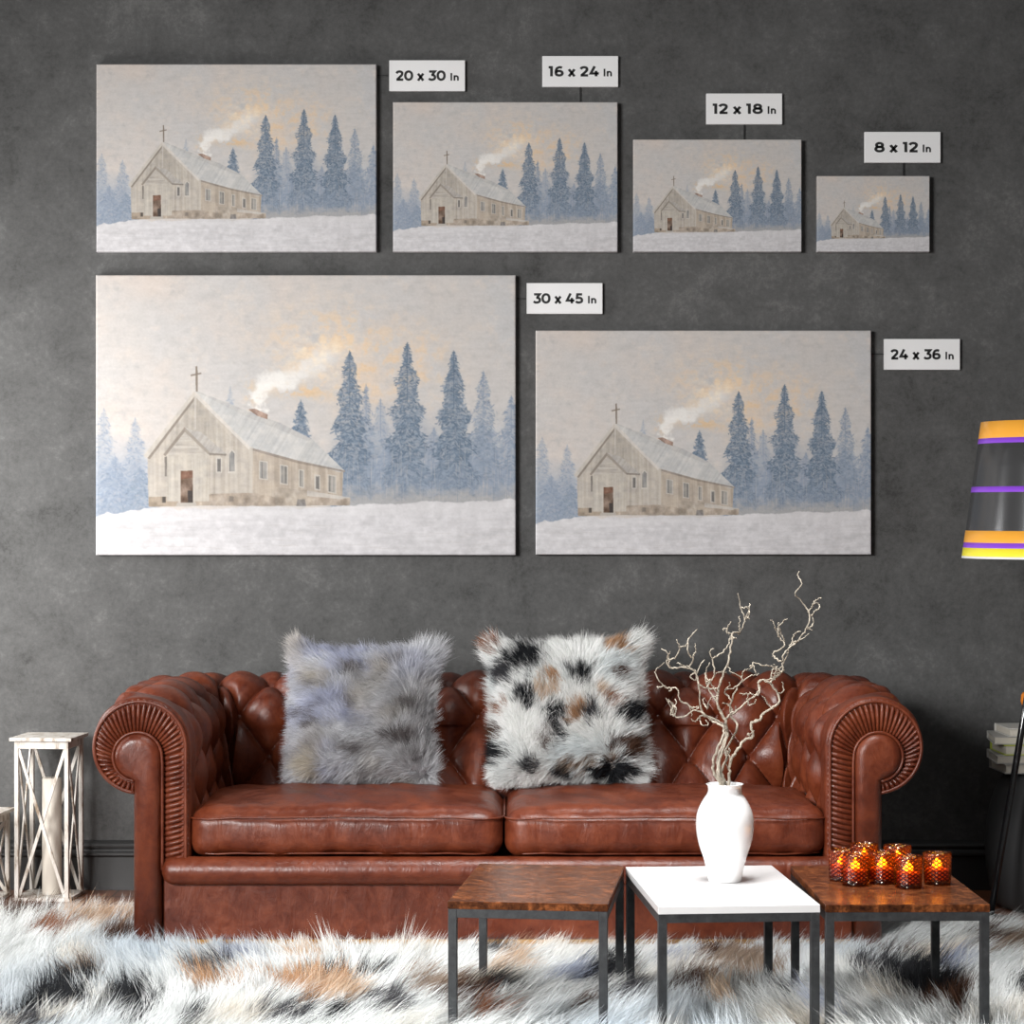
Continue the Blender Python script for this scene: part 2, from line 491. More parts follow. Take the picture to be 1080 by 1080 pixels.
    # church (points measured on a 4.32x enlargement)
    def poly(pts, col, al=1.0, tex=None, amt=10):
        nonlocal img
        q = [((120 + x / 4.32 - 101) / 442.5 * 1017 * K, (380 + y / 4.32 - 290) / 295 * 674 * K) for x, y in pts]
        xs, ys = [p[0] for p in q], [p[1] for p in q]
        x0, x1, y0, y1 = max(0, int(min(xs)) - 1), min(PW, int(max(xs)) + 2), max(0, int(min(ys)) - 1), min(PH, int(max(ys)) + 2)
        sy, sx = np.mgrid[y0:y1, x0:x1] + .5
        ins = np.zeros(sx.shape, bool); j = len(q) - 1
        for i in range(len(q)):
            xi, yi = q[i]; xj, yj = q[j]
            if yi != yj:
                c = ((yi > sy) != (yj > sy)) & (sx < (xj - xi) * (sy - yi) / (yj - yi) + xi)
                ins ^= c
            j = i
        a = (ins * al)[..., None]
        c = np.array(col, float)[None, None, :]
        if tex is not None: c = c + ((tex[y0:y1, x0:x1] - .5) * amt * 4)[..., None] + ((n5[y0:y1, x0:x1] - .5) * 22)[..., None] * np.array((1., .8, .5))
        img[y0:y1, x0:x1] = img[y0:y1, x0:x1] * (1 - a) + c * a
    vert = vnoise(PW, PH, 170, 6, 21, 3); horz = vnoise(PW, PH, 10, 160, 22, 3); roofn = vnoise(PW, PH, 60, 30, 23, 4)
    yv, xv = np.mgrid[0:PH, 0:PW]; sh = ((xv + yv * .62).astype(int)) % PW; roofd = vert[(yv * .15).astype(int), sh]
    poly([(150, 445), (365, 160), (620, 400), (620, 670), (155, 672)], (184, 176, 166), 1, vert, 9)
    poly([(215, 440), (365, 165), (560, 390), (430, 420), (320, 330), (240, 420)], (174, 167, 157), .7, vert, 9)
    poly([(618, 415), (1045, 515), (1040, 635), (618, 640)], (180, 168, 154), 1, vert, 11)
    poly([(155, 630), (300, 625), (300, 672), (155, 675)], (166, 152, 136), 1, roofn, 22)
    poly([(360, 618), (620, 610), (735, 630), (1078, 632), (1075, 668), (620, 672), (360, 668)], (166, 153, 139), 1, roofn, 24)
    poly([(735, 585), (880, 598), (880, 668), (735, 668)], (172, 161, 148), .9, roofn, 24)
    poly([(880, 600), (1075, 632), (1040, 640), (880, 625)], (196, 190, 183), .8, roofn, 14)
    # main roof, bargeboards
    poly([(365, 140), (395, 148), (620, 238), (760, 290), (905, 365), (1055, 512), (1030, 516), (840, 462), (622, 402)], (194, 193, 191), 1, roofd, 7)
    poly([(365, 140), (395, 148), (620, 238), (760, 290), (905, 365), (880, 372), (600, 258)], (182, 180, 178), .7, roofd, 7)
    poly([(365, 140), (622, 402), (614, 412), (365, 164)], (205, 199, 192), 1, vert, 5)
    poly([(622, 402), (840, 462), (1055, 508), (1052, 516), (838, 474), (622, 414)], (138, 127, 116), .8, vert, 8)
    poly([(365, 140), (132, 440), (148, 452), (365, 168)], (196, 189, 180), 1, vert, 5)
    poly([(365, 166), (150, 450), (160, 456), (366, 182)], (128, 118, 108), .8)
    poly([(618, 400), (632, 400), (630, 612), (616, 612)], (196, 189, 179), .8)
    poly([(362, 165), (374, 165), (372, 318), (366, 318)], (197, 190, 182), .7)
    # porch
    poly([(230, 440), (320, 325), (430, 425), (432, 650), (238, 650)], (186, 179, 169), 1, vert, 9)
    poly([(240, 440), (320, 335), (405, 430)], (181, 174, 165), .8, horz, 14)
    poly([(320, 308), (345, 318), (395, 330), (512, 432), (430, 428)], (174, 169, 163), 1, roofd, 12)
    poly([(320, 308), (436, 424), (428, 434), (320, 328)], (154, 145, 135), .9)
    poly([(320, 308), (222, 434), (232, 442), (322, 328)], (138, 128, 118), .9)
    poly([(430, 426), (512, 432), (508, 440), (432, 438)], (118, 110, 102), .8)
    poly([(432, 436), (505, 438), (505, 600), (432, 620)], (176, 168, 158), .55, vert, 10)
    # openings
    poly([(292, 500), (366, 500), (368, 658), (290, 658)], (194, 186, 176), .8)
    poly([(301, 509), (357, 507), (358, 656), (302, 656)], (112, 92, 78), 1, roofn, 30)
    poly([(303, 512), (356, 510), (356, 540), (330, 545), (303, 548)], (108, 74, 58), .9, roofn, 25)
    poly([(333, 600), (357, 600), (358, 656), (335, 656)], (56, 50, 48), .9)
    poly([(285, 656), (372, 656), (372, 672), (280, 674)], (180, 174, 166), .9)
    def win(x, y, w, h, skew=0):
        poly([(x - 5, y - 5), (x + w + 5, y - 5 + skew), (x + w + 5, y + h + 5 + skew), (x - 5, y + h + 5)], (199, 192, 183), .9)
        poly([(x, y), (x + w, y + skew), (x + w, y + h + skew), (x, y + h)], (150, 147, 142), 1, vert, 25)
        poly([(x + w * .44, y), (x + w * .56, y), (x + w * .56, y + h), (x + w * .44, y + h)], (192, 186, 178), .8)
    poly([(228, 445), (240, 442), (238, 535), (230, 535)], (118, 112, 106), .9)
    win(468, 452, 18, 62); poly([(470, 455), (484, 455), (484, 512), (470, 512)], (98, 94, 92), .8)
    poly([(518, 520), (520, 425), (536, 408), (552, 425), (554, 520)], (202, 195, 186), .9)
    poly([(523, 512), (524, 430), (536, 415), (548, 430), (549, 512)], (140, 138, 135), 1, vert, 25)
    win(664, 466, 32, 76, 5); win(760, 484, 28, 80, 6); win(846, 506, 16, 74, 4); win(918, 530, 18, 62, 4); win(978, 530, 30, 74, 6)
    poly([(920, 535), (932, 537), (932, 592), (920, 590)], (96, 92, 90), .7)
    poly([(218, 628), (234, 628), (234, 656), (218, 656)], (70, 64, 60), .9)
    poly([(525, 625), (545, 628), (543, 650), (522, 650)], (120, 112, 105), .8)
    poly([(835, 640), (870, 640), (875, 672), (830, 672)], (120, 116, 114), .8, roofn, 30)
    poly([(610, 226), (640, 222), (700, 250), (698, 272), (650, 255)], (146, 120, 106), .95, roofn, 30)
    # cross
    poly([(369, 28), (379, 26), (380, 145), (371, 145)], (132, 120, 108), .95)
    poly([(347, 66), (396, 56), (397, 63), (348, 74)], (132, 120, 108), .9)
    # snow
    gy = np.interp(X[0], [0, 115, 380, 520, 610, 870, 1017], [582, 566, 563, 563, 556, 548, 544])[None, :] + (vnoise(PW, PH, 40, 2, 31, 3)[:1] - .5) * 12
    a = np.clip((Y - gy) / 2.5, 0, 1)
    sn = C(207, 205, 207) + ((vnoise(PW, PH, 9, 70, 32, 4) - .5) * 24 + (n5 - .5) * 26 + (n1 - .5) * 14)[..., None]
    img = img * (1 - a[..., None]) + sn * a[..., None]
    blend(C(218, 216, 217), np.exp(-((Y - gy - 14) / 14) ** 2) * a * .6)
    for k in range(60):
        ell(r.uniform(0, 1017), r.uniform(590, 670), r.uniform(10, 34), .9, r.normal(0, .06), (192, 187, 185), .5)
    # brush relief
    img += ((n2 - .5) * 9 + (n5 - .5) * 10 + (weave - .5) * 7)[..., None]
    img = np.clip(img, 0, 255)
    img = img.reshape(PH // 2, 2, PW // 2, 2, 3).mean((1, 3)) / 255.0 * .90
    return np.where(img <= .04045, img / 12.92, ((img + .055) / 1.055) ** 2.4)

def canvas_mesh():
    img = paint(); H, W = img.shape[:2]
    T, B = .030, .0045                      # unit canvas is 1.5 wide, 1 high; thickness set per object
    def axis(n, L):
        c = np.linspace(-L / 2 + B, L / 2 - B, n)
        return np.concatenate([[-L / 2, -L / 2, -L / 2 + B * .3], c, [L / 2 - B * .3, L / 2, L / 2]])
    ax, az = axis(W, 1.5), axis(H, 1.0)[::-1]
    def depth(n): return np.concatenate([[1, .13, .03], np.zeros(n), [.03, .13, 1]])
    dx, dz = depth(W), depth(H)
    nx, nz = len(ax), len(az)
    Xg, Zg = np.meshgrid(ax, az); Dg = np.maximum(dx[None, :], dz[:, None])
    co = np.stack([Xg, -T * (1 - Dg) , Zg], -1).reshape(-1, 3)
    pad = np.pad(img, ((3, 3), (3, 3), (0, 0)), mode='edge').reshape(-1, 3)
    i = np.arange(nz - 1)[:, None] * nx + np.arange(nx - 1)[None, :]
    q = np.stack([i, i + nx, i + nx + 1, i + 1], -1).reshape(-1, 4)
    me = bpy.data.meshes.new('canvas_print')
    me.vertices.add(len(co)); me.vertices.foreach_set('co', co.ravel())
    me.loops.add(q.size); me.loops.foreach_set('vertex_index', q.ravel())
    me.polygons.add(len(q)); me.polygons.foreach_set('loop_start', np.arange(0, q.size, 4)); 
    me.polygons.foreach_set('use_smooth', np.ones(len(q), bool))
    me.update(calc_edges=True); me.validate()
    ca = me.color_attributes.new('paint', 'FLOAT_COLOR', 'POINT')
    ca.data.foreach_set('color', np.concatenate([pad, np.ones((len(pad), 1))], 1).ravel().astype(np.float32))
    me.materials.append(M['canvas'])
    return me

cm = canvas_mesh()
canv = [((101.5, 67.5, 397, 265.5), 'church canvas print at the upper left of the wall, tagged 20 x 30'),
        ((414.5, 107.5, 651.5, 265.5), 'church canvas print, second from left in the top row, tagged 16 x 24'),
        ((668, 147, 845.5, 265.5), 'small church canvas print, third in the top row, tagged 12 x 18'),
        ((862, 185.5, 980.5, 265.5), 'smallest church canvas print, at the right end of the top row, tagged 8 x 12'),
        ((101, 290, 544, 585.5), 'largest church canvas print, lower left above the grey pillow, tagged 30 x 45'),
        ((565, 348.5, 919, 585), 'large church canvas print, lower right above the willow branches, tagged 24 x 36')]
DW = 7.85 - .032
for (x0, y0, x1, y1), lab in canv:
    o = bpy.data.objects.new('canvas_print', cm); link(o)
    c = P((x0 + x1) / 2, (y0 + y1) / 2, DW)
    o.location = (c[0], -.0015, c[2])
    o.scale = ((x1 - x0) * DW / F / 1.5, 1.0, (y1 - y0) * DW / F)
    tag(o, lab, 'canvas print', 'winter church canvas prints on the grey wall')

# ------------------------------------------------------------------ size tags
def loop(cx, cy, rx, ry, n=28, e=.92):
    return [(cx + rx * math.copysign(abs(math.cos(t)) ** e, math.cos(t)), cy + ry * math.copysign(abs(math.sin(t)) ** e, math.sin(t))) for t in np.linspace(0, 2 * PI, n, endpoint=False)]
def sm(p): return [(a, b) for a, b, _ in smooth_path([(a, b, 0) for a, b in p], 5)]
GL = {'0': (.82, [('c', loop(.41, .5, .315, .405))]),
      '1': (.44, [('o', [(.0, .905), (.245, .905), (.245, 0)])]),
      '2': (.72, [('o', sm([(.055, .72), (.15, .855), (.33, .905), (.52, .85), (.585, .70), (.52, .53), (.34, .33)]) + [(.12, .11)]), ('o', [(.04, .095), (.68, .095)])]),
      '3': (.73, [('o', [(.07, .905), (.60, .905), (.36, .58)]), ('o', sm([(.28, .555), (.44, .55), (.58, .47), (.625, .32), (.56, .17), (.38, .095), (.19, .11), (.04, .2)]))]),
      '4': (.85, [('o', [(.46, 1.0), (.13, .29), (.82, .29)]), ('o', [(.58, .55), (.58, 0)])]),
      '5': (.74, [('o', [(.64, .905), (.19, .905), (.155, .54)] + sm([(.36, .565), (.55, .50), (.625, .33), (.57, .17), (.38, .095), (.19, .11), (.04, .2)]))]),
      '6': (.76, [('c', loop(.40, .315, .275, .22)), ('o', sm([(.65, .85), (.48, .905), (.27, .84), (.15, .64), (.125, .34)]))]),
      '8': (.80, [('c', loop(.4, .71, .235, .19)), ('c', loop(.4, .315, .295, .22))]),
      'x': (.60, [('o', [(.05, 0), (.54, .70)]), ('o', [(.54, 0), (.05, .70)])]),
      'I': (.30, [('o', [(.12, 0), (.12, 1)])]),
      'n': (.66, [('o', [(.13, 0), (.13, .70)]), ('o', sm([(.13, .42), (.22, .58), (.38, .61), (.52, .50), (.55, .34)]) + [(.55, 0)])]),
      ' ': (.30, [])}
def ribbon(pts, w, closed):
    p = np.array(pts, float); n = len(p); vs = []
    for i in range(n):
        if closed: a, b = p[i - 1], p[(i + 1) % n]
        else: a, b = p[max(i - 1, 0)], p[min(i + 1, n - 1)]
        d1 = p[i] - a if i or closed else b - p[i]; d2 = b - p[i] if i < n - 1 or closed else p[i] - a
        d1 = d1 / np.linalg.norm(d1); d2 = d2 / np.linalg.norm(d2)
        t = d1 + d2; t = t / (np.linalg.norm(t) + 1e-9); nn = np.array((-t[1], t[0]))
        k_ = 1 / max(.45, nn.dot(np.array((-d1[1], d1[0]))))
        vs += [p[i] + nn * w * .5 * k_, p[i] - nn * w * .5 * k_]
    fs = [(2 * i, 2 * i + 1, (2 * i + 3) % (2 * n), (2 * i + 2) % (2 * n)) for i in range(n if closed else n - 1)]
    return [(a, b, 0) for a, b in vs], fs
def text_mesh(txt, size, stroke):
    parts = []; x = 0
    for ch in txt:
        adv, ss = GL[ch]
        for kind, pts in ss:
            v, f = ribbon(pts, stroke, kind == 'c'); parts.append(([(a + x, b, c) for a, b, c in v], f))
        x += adv + .06
    v, f = merge(parts)
    return np.array(v) * size, f

tags = [((410.5, 63.5, 490.5, 96), '20 x 30', [(397, 79.5), (411, 79.5)], 'white size tag reading 20 x 30 in'),
        ((572, 59, 652, 91.5), '16 x 24', [(612, 91), (612, 108)], 'white size tag reading 16 x 24 in'),
        ((745, 98.5, 825, 131), '12 x 18', [(785, 130), (785, 148)], 'white size tag reading 12 x 18 in'),
        ((912, 139, 992, 171.5), '8 x 12', [(953, 171), (953, 186)], 'white size tag reading 8 x 12 in'),
        ((555.5, 298.5, 635.5, 331), '30 x 45', [(544, 315), (556, 315)], 'white size tag reading 30 x 45 in'),
        ((932.5, 357.5, 1012.5, 390), '24 x 36', [(919, 373.5), (933, 373.5)], 'white size tag reading 24 x 36 in')]
DT = 7.85 - .016
k = DT / F
for (x0, y0, x1, y1), s, ln, lab in tags:
    c = P((x0 + x1) / 2, (y0 + y1) / 2, DT)
    r = empty('size_tag', (c[0], 0, c[2])); tag(r, lab, 'tag', 'size tags beside the canvases')
    box_obj('card', (0, -.0085, 0), ((x1 - x0) * k, .015, (y1 - y0) * k), 'card', r, .0012)
    v, f = text_mesh(s, 1, .235); v2, f2 = text_mesh('In', 1, .21)
    wpx = 53 if s != '8 x 12' else 46
    hh = 10.6 * k
    v[:, 1] *= hh; v2[:, 1] *= 8.0 * k
    v[:, 0] = (v[:, 0] - v[:, 0].min()) / (v[:, 0].max() - v[:, 0].min()) * wpx * k
    v2[:, 0] = (v2[:, 0] - v2[:, 0].min()) / (v2[:, 0].max() - v2[:, 0].min()) * 8.8 * k
    tot = (wpx + 5 + 8.8) * k; v[:, 0] -= tot / 2; v2[:, 0] += -tot / 2 + (wpx + 5) * k
    for nm, vv, fq in (('size_numerals', v, f), ('unit_lettering', v2, f2)):
        obj(nm, [(a, -.0163, z - hh / 2) for a, z, _ in vv], fq, 'ink', r, smooth=False)
    (ax_, ay_), (bx_, by_) = ln
    a = P(ax_, ay_, 7.845); b = P(bx_, by_, 7.845)
    bm = bmesh.new(); add_bar(bm, (a[0] - c[0], -.004, a[2] - c[2]), (b[0] - c[0], -.004, b[2] - c[2]), .0042, .003, 0)
    bm_obj('leader_line', bm, 'ink', r)

# ------------------------------------------------------------------ sofa
SX, XC, YC, RC, RR, ZC = -.012, 1.054, -.21, .20, .124, .576
YF = -1.035
X1 = XC - RC; ARC = PI * RC / 2; ARM = (YC - RC) - YF
UL = X1 + ARC + ARM
PITCH, ROWH, S0 = .19, .125, -.10
def path(u):
    s = np.sign(u); a = np.abs(u)
    x = np.where(a < X1, a, 0.); y = np.full_like(a, YC); nx = np.zeros_like(a); ny = np.ones_like(a)
    t = np.clip((a - X1) / RC, 0, PI / 2)
    cx = X1 + RC * np.sin(t); cy = (YC - RC) + RC * np.cos(t)
    ins = a >= X1
    x = np.where(ins, cx, x); y = np.where(ins, cy, y)
    nx = np.where(ins, np.sin(t), nx); ny = np.where(ins, np.cos(t), ny)
    e = np.clip(a - X1 - ARC, 0, None); y = y - e
    w = 1 - np.clip((a - X1 + .30) / .34, 0, 1); w = w * w * (3 - 2 * w)
    return x * s, y, nx * s, ny, w
def surf(u, s):
    x, y, nx, ny, w = path(u)
    smax = RR * math.radians(260)
    ph = PI - np.clip(s, 0, smax) / RR
    o = RR * np.cos(ph); z = ZC + RR * np.sin(ph)
    neg = np.minimum(s, 0)
    o = o + w * .95 * neg * (-neg) / (-neg + .06); z = z + neg
    ex = np.clip(s - smax, 0, None); z = z - ex; o = o - .022 * np.clip(ex / .04, 0, 1)
    return np.stack([SX + x + nx * o, y + ny * o, z], -1)
def tuft(u, s):
    a = u / PITCH + (s - S0) / (2 * ROWH); b = u / PITCH - (s - S0) / (2 * ROWH)
    q = np.abs(np.sin(PI * a)) * np.abs(np.sin(PI * b))
    h = .047 * np.power(q, .5)
    da = np.abs(a - np.round(a)); db = np.abs(b - np.round(b))
    h -= .016 * np.exp(-(da ** 2 + db ** 2) / .012)
    fade = np.clip((UL - .075 - np.abs(u)) / .05, 0, 1) * np.clip((.30 - s) / .05, 0, 1)
    fade = fade * fade * (3 - 2 * fade)
    flat = .020
    wob = .004 * np.sin(u * 23 + s * 11) * np.sin(s * 31 - u * 7)
    return (h + wob) * fade + flat * (1 - fade) * np.clip((.5 - s) / .2, 0, 1)
def surf_t(u, s):
    e = 1e-3
    p = surf(u, s); n = np.cross(surf(u + e, s) - surf(u - e, s), surf(u, s + e) - surf(u, s - e))
    n /= np.linalg.norm(n, axis=-1)[..., None] + 1e-12
    return p + n * tuft(u, s)[..., None], n
sv = np.concatenate([np.arange(-.335, .33, .0036), np.arange(.33, RR * math.radians(260), .012), np.linspace(RR * math.radians(260), RR * math.radians(260) + .415, 10)])
sofa = empty('chesterfield_sofa', (SX, -.56, 0))
tag(sofa, 'brown leather tufted two-seat sofa with rolled arms against the grey wall', 'sofa')
def loc_s(v): return [(p[0] - SX, p[1] + .56, p[2]) for p in v]
def sobj(name, v, f, mat, parent=None, smooth=True): return obj(name, loc_s(v), f, mat, parent or sofa, smooth)
MIDC = X1 + ARC * .5
def sheet(name, us, cap=0):
    U, S_ = np.meshgrid(us, sv, indexing='ij'); p, n = surf_t(U, S_)
    if cap:
        cols = [p]; ex = []
        lastp, lastn = (p[-1], n[-1]) if cap > 0 else (p[0], n[0])
        for t in np.linspace(0, PI / 2, 6)[1:]:
            ex.append(lastp - lastn * .022 * (1 - math.cos(t)) + np.array((0, -.022 * math.sin(t), 0)))
        ex.append(lastp - lastn * .035 + np.array((0, -.012, 0)))
        ex = np.array(ex)
        p = np.concatenate([p, ex]) if cap > 0 else np.concatenate([ex[::-1], p])
    return sobj(name, p.reshape(-1, 3), grid_faces(p.shape[0], p.shape[1]), 'leather')
du = .004
backrest = sheet('backrest', np.linspace(-MIDC, MIDC, int(2 * MIDC / du)))
armR = sheet('arm', np.linspace(MIDC, UL, int((UL - MIDC) / du)), 1)
armL = sheet('arm', np.linspace(-UL, -MIDC, int((UL - MIDC) / du)), -1)
# buttons
bv, bf = lathe([(.0001, .006), (.006, .0052), (.010, .002), (.011, -.002), (.008, -.006)], 12, False, True)
bmesh_btn = None
for row in range(0, 4):
    s = S0 + row * ROWH
    for kk in range(-10, 11):
        u = (kk + (.5 if row % 2 else 0)) * PITCH
        if abs(u) > UL - .12: continue
        p, n = surf_t(np.array(u), np.array(s)); par = backrest if abs(u) < MIDC else (armR if u > 0 else armL)
        if bmesh_btn is None:
            b = obj('button', bv, bf, 'leather', par); bmesh_btn = b.data
        else:
            b = link(bpy.data.objects.new('button', bmesh_btn), par)
        q = Vector(n.tolist()).to_track_quat('Z', 'Y'); b.rotation_mode = 'QUATERNION'; b.rotation_quaternion = q
        pp = p + n * .004
        b.location = (pp[0] - SX, pp[1] + .56, pp[2])
# arm fronts
for sg, par in ((-1, armL), (1, armR)):
    def X(o): return SX + sg * (XC + o)
    YB = -1.050
    I, O = [], []
    for ph in np.radians(np.linspace(-84, 180, 36 * 8)):
        I.append((.007 + .066 * math.cos(ph), .549 + .066 * math.sin(ph))); O.append((.137 * math.cos(ph), ZC + .137 * math.sin(ph)))
    for z in np.linspace(.548, .225, 21 * 8):
        I.append((-.060, z)); O.append((-.137, min(z + .020, ZC)))
    I, O = np.array(I), np.array(O); n = len(I); vs = []
    nw = 7
    for i in range(n):
        t = (i % 8) / 8.0; saw = .012 * abs(math.sin(PI * t)) ** .55 
        for j in range(nw):
            w = j / (nw - 1); q = I[i] * (1 - w) + O[i] * w
            dome = .012 * math.sin(PI * w)
            vs.append((X(q[0]), YB + .004 - saw * (.35 + .65 * w) - dome + .003, q[1]))
    sobj('pleated_facing', vs, grid_faces(n, nw), 'leather', par, smooth=False)
    pipe = [(.131 * math.cos(a), ZC + .131 * math.sin(a)) for a in np.radians(np.linspace(-84, 180, 50))] + [(-.131, z) for z in np.linspace(.55, .225, 14)]
    sobj('piping', *tube([(X(a), YB - .009, z) for a, z in pipe], .0055), 'leather', par)
    pipe = [(.007 + .070 * math.cos(a), .549 + .070 * math.sin(a)) for a in np.radians(np.linspace(-84, 180, 40))] + [(-.0645, z) for z in np.linspace(.53, .225, 14)]
    sobj('piping', *tube([(X(a), YB - .013, z) for a, z in pipe], .0045), 'leather', par)
    out = [(.018, .004)] + [(.007 + .068 * math.cos(a), .549 + .068 * math.sin(a)) for a in np.radians(np.linspace(-81, 180, 40))] + [(-.061, .004)]
    bm = bmesh.new()
    fr = [bm.verts.new((X(o) - SX, YB - .028 + .56, z)) for o, z in out]
    bk = [bm.verts.new((X(o) - SX, YB + .09 + .56, z)) for o, z in out]
    ff = bm.faces.new(fr); bm.faces.new(bk[::-1])
    for i in range(len(out)):
        j = (i + 1) % len(out); bm.faces.new((fr[i], bk[i], bk[j], fr[j]))
    bm.edges.ensure_lookup_table()
    bm.free(); bm = bmesh.new()
    # dome the front: rings of the outline drawn in along its own inward normals
    oc_ = np.array([(o, z) for o, z in out]); m_ = len(oc_)
    def inset(d):
        res = []
        for i in range(m_):
            p = oc_[i]; zz = p[1]
            if zz < .5 and zz < .01: res.append((p[0] - d if i == 0 else p[0] + d, zz)); continue
            a_, b_ = oc_[i - 1], oc_[(i + 1) % m_]
            t_ = (b_ - a_) / np.linalg.norm(b_ - a_); nn = np.array((-t_[1], t_[0]))
            q_ = p + nn * d
            if i <= 3: q_[0] = min(q_[0], .018 - d) if i == 1 else q_[0]
            res.append((q_[0], q_[1]))
        return res
    rings = [[(o, YB + .09, z) for o, z in out]]
    for t in np.linspace(0, PI / 2, 7):
        rings.append([(o, YB - .002 - .028 * math.sin(t), z) for o, z in inset(.028 * (1 - math.cos(t)))])
    rv = [[bm.verts.new((X(o) - SX, y + .56, z)) for o, y, z in rg_] for rg_ in rings]
    for k_ in range(len(rv) - 1):
        for i in range(m_):
            j = (i + 1) % m_; bm.faces.new((rv[k_][i], rv[k_ + 1][i], rv[k_ + 1][j], rv[k_][j]))
    bm.faces.new(rv[-1])
    bm_obj('front_post', bm, 'leather', par, True)
# base, rail, plinth
def sbox(name, x0, x1, y0, y1, z0, z1, mat, bev=.01, seg=3):
    return box_obj(name, ((x0 + x1) / 2 - SX, (y0 + y1) / 2 + .56, (z0 + z1) / 2), (x1 - x0, y1 - y0, z1 - z0), mat, sofa, bev, seg)
sbox('base_frame', SX - .99, SX + .99, -1.045, -.30, .022, .252, 'leather', .008)
sbox('plinth', SX - .985, SX + .985, -1.035, -.2, .001, .030, 'gold', .003)
cap = np.linspace(0, PI / 2, 7)
xs_ = [-.992 + .036 * (1 - math.cos(a)) for a in cap]; rs_ = [.040 * math.sin(a) + .0004 for a in cap]
pts = xs_ + [-x for x in xs_[::-1]]; rr_ = rs_ + rs_[::-1]
sobj('front_rail', *tube([(SX + x, -1.052, .222) for x in pts], rr_, 24), 'leather')
# cushions
def cushion(x0, x1, y0, y1, z0, z1, rz, crown, seed):
    nx, ny, nz = 90, 60, 22
    vs, fs = [], []
    hx, hy, hz = (x1 - x0) / 2, (y1 - y0) / 2, (z1 - z0) / 2
    cx, cy, cz = (x0 + x1) / 2, (y0 + y1) / 2, (z0 + z1) / 2
    bm = bmesh.new(); bmesh.ops.create_cube(bm, size=2)
    bmesh.ops.subdivide_edges(bm, edges=list(bm.edges), cuts=40, use_grid_fill=True)
    co = np.array([v.co[:] for v in bm.verts])
    q = co * np.array((hx, hy, hz)); R = np.array((.055, .055, .048))
    core = np.clip(q, -(np.array((hx, hy, hz)) - R), np.array((hx, hy, hz)) - R)
    d = (q - core) / R; ln_ = np.linalg.norm(d, axis=1); sc_ = np.where(ln_ > 0, np.max(np.abs(d), axis=1) / np.maximum(ln_, 1e-9), 1)
    p = core + d * sc_[:, None] * R
    uu, vv = q[:, 0] / hx, q[:, 1] / hy
    fall = (1 - np.abs(uu) ** 2.6) * (1 - np.abs(vv) ** 2.2)
    p[:, 2] += crown * fall * np.clip(p[:, 2] / hz + .2, 0, 1)
    p[:, 1] -= .012 * (1 - uu ** 4) * (vv < -.5) * (1 - (q[:, 2] / hz) ** 2)
    ph = seed * 1.7
    p += (.0035 * np.sin(p[:, 0] * 19 + ph) * np.sin(p[:, 1] * 23 + ph) + .002 * np.sin(p[:, 0] * 61 + p[:, 1] * 37 + ph))[:, None] * np.array((.3, .6, 1))
    for v, c in zip(bm.verts, p): v.co = Vector((c[0] + cx - SX, c[1] + cy + .56, c[2] + cz))
    o = bm_obj('seat_cushion', bm, 'leather', sofa, True)
    for zz, bulge in ((hz - .030, .004), (-hz + .012, -.012)):
        lp = []
        for t in np.linspace(0, 2 * PI, 160, endpoint=False):
            c_, s_ = math.cos(t), math.sin(t); e = .16
            x = np.sign(c_) * abs(c_) ** e * hx; y = np.sign(s_) * abs(s_) ** e * hy
            yy = y - (.009 * (1 - (x / hx) ** 4) if y < -hy * .9 and zz > 0 else 0)
            sgx = 1 + bulge / hx; sgy = 1 + bulge / hy
            lp.append((x * sgx + cx, yy * sgy + cy, zz + cz + .008 * (1 - (x / hx) ** 2) * (zz > 0) + .0015 * math.sin(x * 41 + ph)))
        sobj('piping', *tube(lp, .0030, 6, True), 'leather', o)
    return o
cushion(SX - .918, SX - .014, -1.062, -.47, .258, .400, 0, .028, 1)
cushion(SX - .008, SX + .918, -1.062, -.47, .258, .400, 0, .028, 2)

